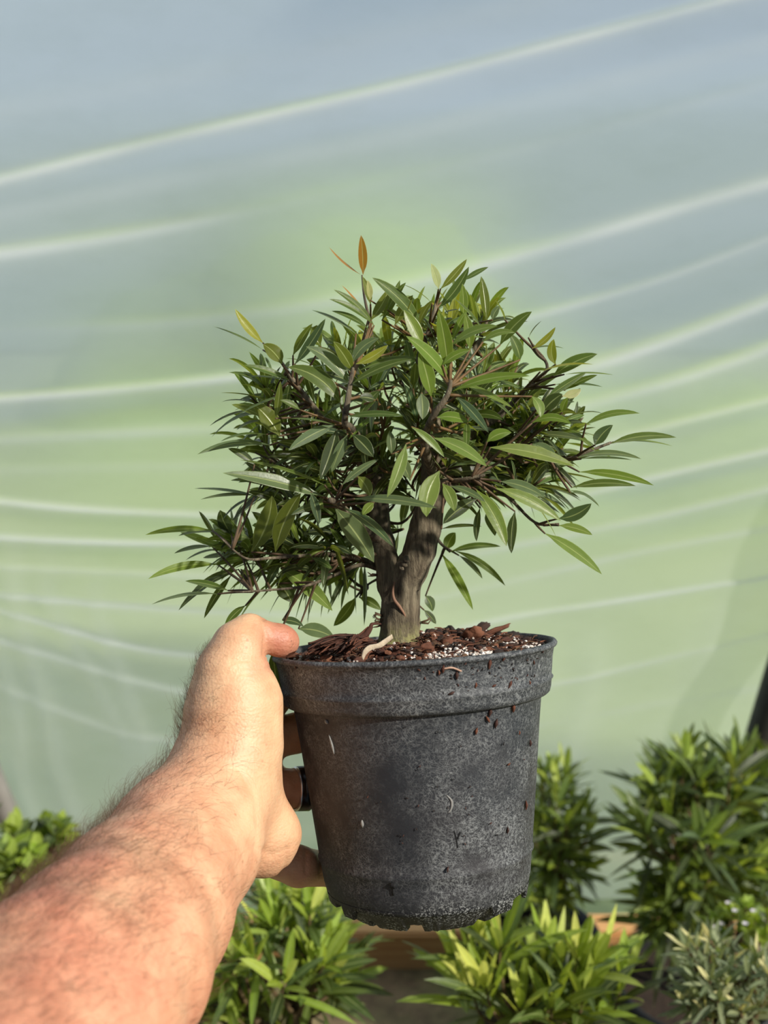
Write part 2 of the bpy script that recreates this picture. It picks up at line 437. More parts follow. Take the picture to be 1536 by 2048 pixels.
def pot_material():
    m = Mat('dusty_black_plastic')
    fine = m.tex(520, 3, 0.7); mid = m.tex(42, 5, 0.65); big = m.tex(14, 3, 0.5); st = m.tex(30, 4, 0.6, stretch=(1, 1, 0.15))
    cr = m.n('ShaderNodeTexVoronoi'); cr.feature = 'DISTANCE_TO_EDGE'; cr.inputs['Scale'].default_value = 520
    c = m.n('ShaderNodeTexCoord'); nz = m.n('ShaderNodeTexNoise'); nz.inputs['Scale'].default_value = 90
    m.l(c.outputs['Object'], nz.inputs['Vector'])
    vm = m.n('ShaderNodeVectorMath', operation='MULTIPLY_ADD'); m.l(nz.outputs['Color'], vm.inputs[0]); vm.inputs[1].default_value = (.02, .02, .02); m.l(c.outputs['Object'], vm.inputs[2])
    m.l(vm.outputs[0], cr.inputs['Vector'])
    net = m.fr(cr.outputs['Distance'], 0.02, 0.10, 1.0, 0.0)
    amt = m.math('MULTIPLY', m.fr(mid, 0.38, 0.66), m.fr(big, 0.3, 0.62, 0.25, 1.0))
    sep = m.n('ShaderNodeSeparateXYZ'); m.l(c.outputs['Object'], sep.inputs[0])
    collar = m.fr(sep.outputs[2], 0.104, 0.112, 0.0, 1.0)
    east = m.fr(sep.outputs[0], -0.02, 0.075, 0.0, 1.0)
    dust = m.math('MULTIPLY', m.math('ADD', m.math('MULTIPLY', net, 0.75), m.fr(fine, 0.48, 0.70, 0.0, 0.9)), m.math('ADD', amt, m.math('ADD', m.math('MULTIPLY', collar, 0.35), m.math('MULTIPLY', east, 0.35))))
    base = m.mix(m.fr(big, 0.35, 0.65), srgb(30, 35, 41), srgb(38, 36, 38))
    base = m.mix(m.math('MULTIPLY', m.math('ADD', m.math('MULTIPLY', amt, 0.5), m.math('MULTIPLY', collar, 0.3)), 0.7), base, srgb(66, 69, 72))
    col = m.mix(m.math('MULTIPLY', dust, 0.50), base, srgb(160, 163, 162))
    # chalky speckle round the foot
    foot = m.fr(sep.outputs[2], 0.016, 0.006, 0.0, 1.0)
    spk = m.fr(m.tex(900, 2, 0.8), 0.54, 0.58); 
    fc = m.mix(spk, srgb(22, 24, 27), srgb(158, 160, 158))
    col = m.mix(m.math('MULTIPLY', foot, m.fr(m.tex(60, 3), 0.4, 0.55)), m.mix(m.math('MULTIPLY', foot, 0.6), col, srgb(30, 32, 35)), fc)
    p = m.pr(Base_Color=col, Roughness=0.62)
    h = m.math('ADD', m.math('MULTIPLY', fine, 0.5), m.math('MULTIPLY', dust, 0.4))
    m.l(m.bump(h, 0.35, 0.0008), p.inputs['Normal'])
    return m.done(p.outputs[0])
def pot_r(z):      # outer radius below the rim plane (z negative down)
    return float(np.interp(-z, [0.0, 0.024, 0.0265, 0.112, 0.128], [0.0757, 0.0712, 0.0675, 0.0573, 0.0545]))
def build_pot():
    prof = [(0.0735,-0.012),(0.0742,-0.001),(0.0750,0.0008),(0.0768,0.0006),(0.0775,-0.0006),(0.0772,-0.0018),(0.0757,-0.0022),
            (0.0745,-0.008),(0.0738,-0.0140),(0.0733,-0.0175),(0.0742,-0.0186),(0.0733,-0.0197),(0.0727,-0.0235),(0.0720,-0.0258),(0.0708,-0.0268),(0.0678,-0.0272),(0.0672,-0.0285),
            (0.0662,-0.036),(0.0650,-0.046),(0.0637,-0.057),(0.0624,-0.068),(0.0611,-0.079),(0.0598,-0.090),(0.0586,-0.100),(0.0578,-0.1075),(0.0584,-0.1090),(0.0573,-0.1105),(0.0566,-0.116),(0.0560,-0.121),
            (0.0550,-0.1255),(0.0535,-0.1285)]
    n = 288
    mb = MB(); vs = []; fs = []; uvs = []
    # outer foot skirt follows with notches cut in its lower edge
    notch = [(-160, 12), (-118, 10), (-100, 0), (-62, 9), (-30, 11), (10, 12), (50, 12), (90, 12), (130, 12), (-140, 5)]
    def foot_z(a):
        d = math.degrees(a)
        z = -0.1300
        for c, hw in ((-136, 0),):
            pass
        return z
    for j, (r, z) in enumerate(prof):
        for k in range(n):
            a = 2*PI*k/n
            rr = r+0.0003*mnoise.noise(Vector((math.cos(a)*2, math.sin(a)*2, z*30)))
            if j <= 6: rr += 0.0004*mnoise.noise(Vector((math.cos(a)*7, math.sin(a)*7, 0)))
            vs.append(Vector((rr*math.cos(a), rr*math.sin(a), z))); uvs.append((k/n, z))
    for j in range(len(prof)-1):
        for k in range(n):
            fs.append((j*n+k, j*n+(k+1) % n, (j+1)*n+(k+1) % n, (j+1)*n+k))
    # jagged foot: skirt teeth (outer) and inner foot ring with shallow gaps
    def ring(r0, z0, r1, zf, th=0.0018):
        b = len(vs)
        for k in range(n):
            a = 2*PI*k/n; dg = math.degrees(a) % 360; zb = zf(dg)
            for (r, z) in ((r0, z0), (r1+(r0-r1)*max(0, (zb-zf(-1))/(z0-zf(-1)+1e-9)), zb), (r1-th, zb), (r0-th, z0)):
                vs.append(Vector((r*math.cos(a), r*math.sin(a), z))); uvs.append((k/n, z))
        for k in range(n):
            k2 = (k+1) % n
            for q in range(3):
                fs.append((b+k*4+q, b+k2*4+q, b+k2*4+q+1, b+k*4+q+1))
    J = [mnoise.noise(Vector((k*0.35, 7, 0))) for k in range(400)]
    def zf_outer(d):
        if d < 0: return -0.1345
        # teeth left standing: near 218-226 (front left), 300-318 (front right) and round the back
        s = 1 if (213 < d < 223 or 306 < d < 322 or d > 340 or d < 20 or 60 < d < 90 or 120 < d < 160) else 0
        if 170 < d < 205: s = .5
        return -0.1285 - 0.0052*s + 0.0004*J[int(d)]
    def zf_inner(d):
        if d < 0: return -0.1395
        s = 1.0
        for c, hw in ((258.5, 5.5), (228, 3), (305, 4), (20, 10), (120, 10), (180, 8), (70, 6)):
            if abs(d-c) < hw: s = 0.55
        return -0.1290 - 0.0105*s + 0.0006*J[int(d)]
    ring(0.0548, -0.1265, 0.0532, zf_outer)
    ring(0.0540, -0.1275, 0.0425, zf_inner, 0.006)
    # floor of the pot
    b = len(vs); vs.append(Vector((0, 0, -0.1315))); uvs.append((0, 0))
    for k in range(n):
        a = 2*PI*k/n; vs.append(Vector((0.050*math.cos(a), 0.050*math.sin(a), -0.1300))); uvs.append((0, 0))
    for k in range(n): fs.append((b, b+1+(k+1) % n, b+1+k))
    mb.add(vs, fs, uvs)
    return tree_child(mb, 'pot', POTM, world=False)
POTM = pot_material()
pot = build_pot()

def soil_h(x, y):
    r = math.hypot(x, y)
    h = -0.0045 + 0.0075*math.exp(-((r/0.045)**2)) + 0.0022*mnoise.noise(Vector((x*60, y*60, 0))) + 0.0018*mnoise.noise(Vector((x*160, y*160, 5)))
    h += 0.005*math.exp(-(((x-0.03)/0.035)**2+((y-0.035)/0.03)**2))
    h += 0.001*math.exp(-(((x+0.035)/0.02)**2+((y+0.005)/0.02)**2))
    return h
def build_soil():
    m = Mat('bark_compost'); f = m.tex(220, 6, 0.75); g = m.tex(60, 4)
    c = m.ramp(f, [(0.32, srgb(38, 20, 12)), (0.5, srgb(96, 52, 32)), (0.68, srgb(142, 86, 58))])
    c = m.mix(m.fr(g, 0.4, 0.6, 0, 0.5), c, srgb(60, 36, 26))
    p = m.pr(Base_Color=c, Roughness=0.95); m.l(m.bump(f, 0.9, 0.003), p.inputs['Normal'])
    mb = MB(); vs = [Vector((0, 0, soil_h(0, 0)))]; fs = []; nr, na = 46, 140
    for j in range(1, nr+1):
        r = 0.0737*j/nr
        for k in range(na):
            a = 2*PI*k/na; x, y = r*math.cos(a), r*math.sin(a); vs.append(Vector((x, y, soil_h(x, y))))
    for k in range(na): fs.append((0, 1+k, 1+(k+1) % na))
    for j in range(nr-1):
        for k in range(na): fs.append((1+j*na+k, 1+(j+1)*na+k, 1+(j+1)*na+(k+1) % na, 1+j*na+(k+1) % na))
    mb.add(vs, fs); return tree_child(mb, 'potting_soil', m.done(p.outputs[0]), world=False)
build_soil()
def chunk(mb, c, s, R, tint, sub=1):
    bm = bmesh.new(); bmesh.ops.create_icosphere(bm, subdivisions=sub, radius=1)
    rot = Matrix.Rotation(R.uniform(0, 6.3), 3, 'Z') @ Matrix.Rotation(R.uniform(-.6, .6), 3, 'X') @ Matrix.Rotation(R.uniform(-.5, .5), 3, 'Y')
    off = Vector((R.random()*50, R.random()*50, 0)); vs = []
    for v in bm.verts:
        q = v.co*(1+0.45*mnoise.noise(v.co*1.6+off)); vs.append(Vector(c)+rot @ Vector((q.x*s[0], q.y*s[1], q.z*s[2])))
    fs = [tuple(v.index for v in f.verts) for f in bm.faces]; bm.free()
    mb.add(vs, fs, None, tint)
def tint_material(name, rough=0.85, var=0.4, scale=300, bump=0.0008):
    m = Mat(name); at = m.n('ShaderNodeAttribute', attribute_name='tint'); f = m.tex(scale, 4, 0.7)
    c = m.mix(m.fr(f, 0.3, 0.7, 0, var+0.2), at.outputs['Color'], m.mix(1.0, at.outputs['Color'], (0.45, 0.4, 0.38, 1), 'MULTIPLY'))
    p = m.pr(Base_Color=c, Roughness=rough); m.l(m.bump(f, 0.7, bump), p.inputs['Normal'])
    return m.done(p.outputs[0])
CHIPM = tint_material('bark_pieces')
def on_soil(R, rmax=0.070):
    a = R.uniform(0, 2*PI); r = rmax*math.sqrt(R.random()); x, y = r*math.cos(a), r*math.sin(a)
    return x, y, soil_h(x, y)
def build_mulch():
    R = random.Random(11)
    mb = MB()
    cols = [srgb(108, 66, 46), srgb(80, 46, 32), srgb(128, 82, 58), srgb(60, 38, 28), srgb(104, 76, 54), srgb(42, 30, 24)]
    for k in range(900):
        x, y, z = on_soil(R)
        if x < -0.02 and R.random() < 0.3: continue
        s = R.uniform(0.0008, 0.0026)
        chunk(mb, (x, y, z+s*0.3), (s*R.uniform(1, 2.2), s, s*R.uniform(.4, .8)), R, R.choice(cols))
    for k in range(600):       # fibres
        x, y, z = on_soil(R); a = R.uniform(0, 6.3); l = R.uniform(.003, .009)
        p0 = Vector((x, y, z+.0005)); p1 = p0+Vector((math.cos(a)*l, math.sin(a)*l, R.uniform(0, .002)))
        if math.hypot(p1.x, p1.y) > 0.073: continue
        mb.tube([p0, (p0+p1)/2+Vector((0, 0, .0008)), p1], R.uniform(.0002, .0005), 4, True, R.choice(cols))
    tag(tree_child(mb, 'bark_mulch', CHIPM, world=False, smooth=False), 'loose red-brown bark crumbs and fibres', kind='stuff')
    mb = MB()                                   # white perlite crumbs, mostly right of the trunk at the front
    for k in range(900):
        if R.random() < 0.65:
            x = R.gauss(0.026, 0.014); y = R.gauss(-0.048, 0.012)
        elif R.random() < .4: x = R.gauss(0.058, 0.008); y = R.gauss(-0.01, 0.02)
        else: x, y, _ = on_soil(R)
        if math.hypot(x, y) > 0.071: continue
        s = R.uniform(.0005, .0013)
        chunk(mb, (x, y, soil_h(x, y)+s*.9), (s, s, s*.8), R, R.choice([srgb(226, 216, 206), srgb(200, 186, 174), srgb(236, 230, 224)]), 1)
    tag(tree_child(mb, 'perlite', tint_material('perlite_white', 0.9, 0.1), world=False, smooth=False), 'white perlite crumbs', kind='stuff')
    # larger bark pieces, each its own
    big = [(0.006,-.028,.0052,.004,.0036,0),(0.033,0.006,.0085,.006,.0042,2),(0.018,-.010,.005,.004,.003,0),(0.050,0.002,.0052,.004,.0032,1),(0.062,0.006,.006,.004,.003,3),
           (0.040,0.040,.009,.004,.0035,3),(0.022,0.046,.010,.004,.0035,5),(0.056,0.030,.007,.004,.003,5),(-0.008,-.050,.0045,.003,.0024,0),(0.034,-.026,.005,.003,.0022,1),
           (-0.048,-.030,.007,.005,.0030,2),(0.012,0.05,.006,.004,.004,3),(0.045,0.022,.014,.003,.0022,0),(0.004,0.060,.007,.004,.003,5)]
    for (x, y, a, b, c, ci) in big:
        mb = MB(); chunk(mb, (x, y, soil_h(x, y)+c*.45), (a*.85, b*.85, c*.75), R, cols[ci], 3)
        tree_child(mb, 'bark_chunk', CHIPM, world=False)
    # fibrous shredded root slab on the left, splitting up to a point
    mb = MB()
    def pv(px, py, y): # on the pot frame: from photograph pixel at depth offset y from the axis
        q = L(px, py, 0.627+y); return POT_LOCAL.inverted() @ (q-RIM_C)
    for k in range(150):
        t0 = R.random()
        a = pv(615+R.uniform(0, 95), 1300+R.uniform(-14, 10), -0.03+R.uniform(-.015, .015))
        b = pv(705+R.gauss(10, 16), 1276+R.uniform(-8, 12), -0.022+R.uniform(-.01, .012))
        a.z = max(a.z, soil_h(a.x, a.y)); 
        mid = (a+b)/2+Vector((0, 0, R.uniform(0, .0025)))
        mb.tube(catmull([a, mid, b], 4), R.uniform(.0002, .0006), 5, True, R.choice([cols[0], cols[1], cols[3], srgb(84, 50, 36)]), 0.3, k)
    tip = [pv(700, 1282, -.022), pv(728, 1272, -.022), pv(741, 1256, -.022), pv(744, 1248, -.021), pv(762, 1248, -.018)]
    mb.tube(catmull(tip, 5), lerp_list([.0022, .0019, .0013, .0008, .0004], 5), 7, True, cols[1], 0.3)
    for k in range(8):
        j = R.uniform(-3, 3)
        mb.tube(catmull([pv(680+j*3, 1290, -.024), pv(715+j, 1277+j, -.023), pv(738+j*.5, 1256+j, -.022)], 5), lerp_list([.001, .0008, .0003], 5), 5, True, cols[0], .3, k)
    tag(tree_child(mb, 'shredded_root', CHIPM, world=False), 'fibrous brown strip of old root rising to a point')
    # curled pale dry leaf
    mb = MB()
    cr = catmull([pv(724, 1317, -.063), pv(728, 1304, -.063), pv(738, 1295, -.062), pv(755, 1291, -.060), pv(768, 1283, -.058), pv(784, 1272, -.056)], 6)
    vs = []; fs = []
    for i, p in enumerate(cr):
        t = i/(len(cr)-1); wd = 0.0003+0.0008*math.sin(PI*t)
        vs += [p+Vector((0, 0, .0008)), p+Vector((wd*.8, wd, 0)), p+Vector((wd*1.6, wd*1.2, -.0012))]
    for i in range(len(cr)-1):
        for q in range(2): fs.append((i*3+q, i*3+q+1, i*3+q+4, i*3+q+3))
    mb.add(vs, fs, None, srgb(206, 190, 164))
    o = tree_child(mb, 'dry_leaf', CHIPM, world=False); tag(o, 'curled pale dead leaf')
    sm = o.modifiers.new('s', 'SOLIDIFY'); sm.thickness = 0.0005
build_mulch()
def build_debris():
    # crumbs and fibres of bark stuck to the outside of the pot: (px, py, length px, angle deg, kind)
    R = random.Random(4)
    mb = MB()
    inv = POT_M.inverted()
    def hit(px, py):
        o = inv @ CAM; d = (inv.to_3x3() @ (TILT @ Vector(((px-768)/FPX, 1, (1024-py)/FPX)))).normalized()
        t = 0.50
        for _ in range(400):
            q = o+d*t
            if math.hypot(q.x, q.y) < pot_r(q.z)+0.0002 : break
            t += 0.0004
        return q
    items = [(886,1338,16,80),(913,1350,18,85),(900,1337,0,0),(978,1326,26,80),(1006,1316,14,60),(1040,1300,8,30),(1066,1325,9,90),(950,1370,12,80),(987,1371,12,15),(1018,1368,20,60),(1057,1365,10,100),
             (978,1424,20,75),(974,1438,16,120),(991,1447,20,70),(1025,1415,20,80),(795,1421,11,60),(836,1420,9,20),(952,1462,14,70),(1058,1486,14,85),(1006,1487,7,60),(1016,1528,10,20),(1013,1660,14,80),
             (1050,1610,20,85),(896,1738,12,80),(594,1333,10,80),(856,1393,4,0),(902,1386,14,20),(1000,1385,10,10),(1083,1300,14,80),(868,1312,12,90),(1036,1465,8,80),(877,1345,10,90),(930,1318,8,80)]
    for k in range(70): items.append((R.uniform(820, 1085), R.triangular(1300, 1420, 1330), R.uniform(2, 6), R.uniform(0, 180)))
    for k in range(40): items.append((R.uniform(700, 1050), R.uniform(1420, 1700), R.uniform(2, 5), R.uniform(0, 180)))
    for (px, py, l, a) in items:
        q = hit(px, py); 
        if l <= 0: continue
        l_ = l*0.00024; nrm = Vector((q.x, q.y, 0)).normalized(); tx = nrm.cross(Vector((0, 0, 1)))
        a_ = math.radians(a); dr = -tx*math.cos(a_)+Vector((0, 0, 1))*math.sin(a_)
        c = R.choice([srgb(92, 52, 36), srgb(66, 38, 28), srgb(112, 66, 44)]) if l > 7 else R.choice([srgb(50, 36, 30), srgb(30, 26, 24), srgb(86, 50, 38)])
        m0 = q+nrm*0.0006
        pts = [m0-dr*l_/2, m0+nrm*.0003+tx*R.uniform(-.0004, .0004), m0+dr*l_/2]
        mb.tube(catmull(pts, 3), lerp_list([.0003, min(.0010, l_*.22), .0002], 3), 5, True, c, .5, px)
    # one pale curved root bit
    pr = [hit(887, 1337), hit(903, 1335), hit(921, 1342)]
    pr = [p+Vector((p.x, p.y, 0)).normalized()*0.0012 for p in pr]
    mb.tube(catmull(pr, 5), .0005, 6, True, srgb(196, 160, 138))
    tag(tree_child(mb, 'stuck_crumbs', CHIPM, world=False), 'bark crumbs stuck to the pot wall', kind='stuff')
    # chalk marks are scratches of dried lime on the wall
    for seq, r in (([(893,1590),(903,1602),(902,1618),(896,1626)], .0007), ([(724,1640),(725,1655)], .0009), ([(658,1470),(664,1490),(668,1508)], .0007), ([(650,1440),(656,1447)], .0011)):
        mb = MB(); pp = [hit(*q) for q in seq]; mb.tube(catmull(pp, 4), [r*(.3+math.sin(PI*i/(4*(len(pp)-1)))*.7) for i in range(4*(len(pp)-1)+1)], 5, True, srgb(150, 150, 146))
        tag(tree_child(mb, 'lime_smear', CHIPM, world=False), 'pale dried lime smear')
    for seq, r in (([(908,1662),(912,1676),(915,1695)], .0008), ([(921,1664),(914,1678)], .0010), ([(786,1768),(787,1790)], .0012), ([(782,1770),(791,1772)], .0024)):
        mb = MB(); pp = [hit(*q) for q in seq]; mb.tube(catmull(pp, 4), r*.6, 5, True, srgb(20, 21, 23))
        tag(tree_child(mb, 'damp_mark', CHIPM, world=False), 'dark damp mark')
build_debris()
# ================================================================ the arm and hand
import openvdb as vdb
def lp(px, py, d): return np.array(L(px, py, d))
def build_body():
    S = []   # (A, ra, B, rb, depth flattening)
    def seg(a, ra, b, rb, k=0.010, fl=1.0):
        S.append((lp(*a), ra*a[2]/FPX, lp(*b), rb*b[2]/FPX, k, fl))
    # forearm
    seg((-45, 2296, .37), 306, (105, 2044, .425), 246, fl=1.25)
    seg((105, 2044, .425), 246, (204, 1930, .46), 212, fl=1.28)
    seg((204, 1930, .46), 212, (280, 1822, .50), 178, fl=1.3)
    seg((280, 1822, .50), 178, (374, 1684, .548), 146, fl=1.35)
    seg((374, 1684, .548), 142, (430, 1588, .57), 112, fl=1.2)
    seg((434, 1590, .57), 108, (463, 1490, .58), 95, .010)
    seg((463, 1490, .58), 94, (469, 1400, .583), 87, .010)
    seg((468, 1400, .583), 88, (464, 1340, .583), 62, .010)
    seg((464, 1340, .583), 60, (478, 1290, .585), 46, .008)
    seg((478, 1290, .585), 46, (500, 1265, .590), 36, .006)
    # thumb end
    seg((498, 1266, .590), 34, (560, 1281, .597), 31, .004)
    seg((560, 1281, .597), 31, (569, 1284, .600), 30, .003)
    # little-finger side heel
    seg((430, 1640, .575), 100, (530, 1672, .585), 50, .012)
    seg((512, 1575, .585), 46, (544, 1668, .590), 47, .012)
    seg((544, 1668, .590), 46, (535, 1695, .590), 42, .010)
    seg((440, 1690, .580), 76, (520, 1706, .59), 38, .012)
    # palm slab behind
    seg((440, 1400, .615), 44, (435, 1640, .612), 58, .012)
    seg((480, 1390, .640), 38, (470, 1660, .640), 50, .012)
    seg((528, 1392, .650), 36, (528, 1600, .652), 38, .008)
    seg((528, 1600, .652), 38, (515, 1700, .640), 42, .008)
    # fingers behind the pot
    ax_top = RIM_C; dn = -(POT_LOCAL @ Vector((0, 0, 1)))
    def wrap(py, mcp, r0, r1, angs, clear=0.0):
        # follow the pot at the height of this pixel row
        h = (py-1294)/FPX*0.627
        c = ax_top+dn*h; R = pot_r(-h)
        pts = [Vector(lp(*mcp))]; rr = [r0]
        n = len(angs)
        for i, a in enumerate(angs):
            r = r0+(r1-r0)*(i+1)/n
            q = c+Vector((-math.cos(math.radians(a)), math.sin(math.radians(a)), 0))*(R+r+0.0004)
            pts.append(q); rr.append(r)
        for i in range(len(pts)-1):
            S.append((np.array(pts[i]), rr[i], np.array(pts[i+1]), rr[i+1], 0.0025, 1.0))
        return pts, rr
    # angles: proximal joint, middle joint, end joint, fingertip
    wrap(1384, (535, 1400, .648), .0125, .0082, (24, 48, 74, 92))
    wrap(1487, (535, 1480, .650), .0120, .0084, (24, 50, 80, 104))
    ring = wrap(1602, (535, 1575, .650), .0116, .0080, (24, 50, 80, 102))
    # little finger, lower and nearer
    h = (1732-1294)/FPX*0.627; c = ax_top+dn*h
    lf = [Vector(lp(515, 1700, .625)), Vector(lp(598, 1733, .632)), Vector(lp(662, 1740, .664)), Vector(lp(735, 1742, .688)), Vector(lp(800, 1746, .697))]
    lr = [.0115, .0108, .0092, .0082, .0072]
    for i in range(4): S.append((np.array(lf[i]), lr[i], np.array(lf[i+1]), lr[i+1], 0.0025, 1.0))
    vs = 0.00125
    lo = np.array([-0.20, 0.33, -0.32]); hi = np.array([0.06, 0.73, -0.04])
    # keep only where the camera can plausibly see: cut the forearm at the elbow side
    N = np.ceil((hi-lo)/vs).astype(int)
    D = np.full(N, 1.0, dtype=np.float32)
    gx = lo[0]+vs*np.arange(N[0]); gy = lo[1]+vs*np.arange(N[1]); gz = lo[2]+vs*np.arange(N[2])
    for (A, ra, B, rb, k, fl) in S:
        m = max(ra, rb)+0.03
        a0 = np.minimum(A, B)-m; a1 = np.maximum(A, B)+m
        i0 = np.clip(((a0-lo)/vs).astype(int), 0, N); i1 = np.clip(((a1-lo)/vs).astype(int)+1, 0, N)
        if (i1 <= i0).any(): continue
        X, Y, Z = np.meshgrid(gx[i0[0]:i1[0]], gy[i0[1]:i1[1]], gz[i0[2]:i1[2]], indexing='ij', sparse=True)
        AB = B-A; L2 = AB.dot(AB)
        px, py, pz = X-A[0], Y-A[1], Z-A[2]
        t = np.clip((px*AB[0]+py*AB[1]+pz*AB[2])/L2, 0, 1)
        dx, dy, dz = px-t*AB[0], (py-t*AB[1])*fl, pz-t*AB[2]
        d = np.sqrt(dx*dx+dy*dy+dz*dz)-(ra+(rb-ra)*t)
        sub = D[i0[0]:i1[0], i0[1]:i1[1], i0[2]:i1[2]]
        h = np.clip(0.5+0.5*(sub-d)/k, 0, 1)
        new = sub*(1-h)+d*h-k*h*(1-h)
        sub[...] = new
    G = vdb.FloatGrid(0.05); G.copyFromArray(np.ascontiguousarray(np.clip(D, -.05, .05)))
    pts, tris, quads = G.convertToPolygons(isovalue=0.0, adaptivity=0.0)
    co = np.asarray(pts, dtype=np.float64)*vs+lo
    q = np.asarray(quads)[:, ::-1]
    me = bpy.data.meshes.new('person'); me.from_pydata(co.tolist(), [], q.tolist()+[tuple(t)[::-1] for t in tris])
    n_ = np.empty(len(me.vertices)*3); me.vertex_normals.foreach_get('vector', n_); n_ = n_.reshape(-1, 3)
    near = co[:, 1] < np.percentile(co[:, 1], 8)
    if n_[near, 1].mean() > 0: me.flip_normals()
    me.polygons.foreach_set('use_smooth', [True]*len(me.polygons))
    o = bpy.data.objects.new('person', me); COL.objects.link(o)
    return o, ring
person, ring_path = build_body()
def skin_material():
    m = Mat('skin')
    c = m.n('ShaderNodeTexCoord'); sp = m.n('ShaderNodeSeparateXYZ'); m.l(c.outputs['Object'], sp.inputs[0])
    # object frame: x right, y away, z up (metres). The forearm is sunburnt, the inner wrist and thumb side paler
    u = m.math('ADD', m.math('MULTIPLY', sp.outputs[0], 1.0), m.math('MULTIPLY', sp.outputs[2], 0.62))
    burn = m.fr(u, -0.215, -0.140, 1.0, 0.0)
    mott = m.tex(55, 5, 0.6); big = m.tex(18, 3, 0.5); fine = m.tex(420, 4, 0.7)
    pale = m.ramp(mott, [(0.3, srgb(212, 160, 122)), (0.55, srgb(226, 182, 142)), (0.75, srgb(234, 196, 154))])
    red = m.ramp(mott, [(0.3, srgb(184, 98, 76)), (0.5, srgb(206, 122, 96)), (0.72, srgb(220, 148, 118))])
    col = m.mix(m.math('MULTIPLY', burn, m.fr(big, 0.3, 0.6, 0.40, 0.85)), pale, red)
    # reddish thumb end
    tip = m.fr(sp.outputs[0], -0.068, -0.055, 0.0, 1.0); tipz = m.fr(sp.outputs[2], -0.084, -0.078, 0.0, 1.0)
    col = m.mix(m.math('MULTIPLY', m.math('MULTIPLY', tip, tipz), 0.65), col, srgb(178, 96, 82))
    dirt = m.fr(m.tex(300, 5, 0.8), 0.60, 0.70, 0, 0.55)
    col = m.mix(m.math('MULTIPLY', dirt, m.math('MULTIPLY', tip, tipz)), col, srgb(80, 46, 38))
    fr_ = m.fr(m.vor(150), 0.06, 0.16, 0.5, 0.0)
    frm = m.fr(m.tex(30, 2), 0.5, 0.6)
    col = m.mix(m.math('MULTIPLY', fr_, frm), col, srgb(160, 96, 66))
    p = m.pr(Base_Color=col, Roughness=0.50)
    p.inputs['Subsurface Weight'].default_value = 0.18; p.inputs['Subsurface Radius'].default_value = (1.0, 0.35, 0.2); p.inputs['Subsurface Scale'].default_value = 0.004
    cre = m.tex(240, 4, 0.6, stretch=(.6, 1, 2.5))
    wr = m.vor(700, 'F1')
    h = m.math('ADD', m.math('MULTIPLY', cre, 0.8), m.math('ADD', m.math('MULTIPLY', wr, 0.35), m.math('MULTIPLY', fine, 0.4)))
    m.l(m.bump(h, 0.5, 0.0009), p.inputs['Normal'])
    return m.done(p.outputs[0])
person.data.materials.append(skin_material())
ARM_M = Matrix.Translation(CAM) @ TILT.to_4x4()
person.matrix_world = ARM_M
tag(person, 'bare hairy left forearm and hand gripping the side of the black pot', 'person')

def creases():   # palm creases and wrist lines pressed into the surface
    me = person.data; n = len(me.vertices)
    co = np.empty(n*3); me.vertices.foreach_get('co', co); co = co.reshape(-1, 3)
    no = np.empty(n*3); me.vertex_normals.foreach_get('vector', no); no = no.reshape(-1, 3)
    px = co[:, 0]/co[:, 1]*FPX+768; py = 1024-co[:, 2]/co[:, 1]*FPX
    front = no[:, 1] < 0.25
    disp = np.zeros(n)
    lines = [([(478,1540),(510,1590),(515,1650),(512,1700),(498,1745)], 6, .0005),
             ([(462,1322),(500,1320),(540,1318)], 4, .0006), ([(470,1336),(505,1334),(540,1338)], 4, .0005), ([(452,1348),(500,1345)], 4, .0004),
             ([(526,1236),(533,1268),(530,1310)], 6, .0016), ([(575,1700),(570,1735),(562,1750)], 5, .0008), ([(612,1700),(611,1745)], 4, .0007), ([(638,1702),(642,1750)], 4, .0007),
             ([(500,1690),(545,1710),(590,1690)], 8, .0006)]
    for pts, w_, dd in lines:
        best = np.full(n, 1e9)
        for (x0, y0), (x1, y1) in zip(pts[:-1], pts[1:]):
            vx, vy = x1-x0, y1-y0; t = np.clip(((px-x0)*vx+(py-y0)*vy)/(vx*vx+vy*vy), 0, 1)
            best = np.minimum(best, np.hypot(px-x0-t*vx, py-y0-t*vy))
        disp -= dd*np.exp(-(best/w_)**2)*front
    # tendons and muscle swell along the forearm
    for (x0, y0, x1, y1, w_, a) in ((200,1990,400,1640,26,.0009),(330,2010,450,1720,22,.0008),(60,1960,300,1600,30,.0007)):
        vx, vy = x1-x0, y1-y0; t = np.clip(((px-x0)*vx+(py-y0)*vy)/(vx*vx+vy*vy), 0, 1)
        b = np.hypot(px-x0-t*vx, py-y0-t*vy); disp += a*np.exp(-(b/w_)**2)*front
    co += no*disp[:, None]
    me.vertices.foreach_set('co', co.ravel()); me.update()
    return co, no, px, py
A_CO, A_NO, A_PX, A_PY = creases()
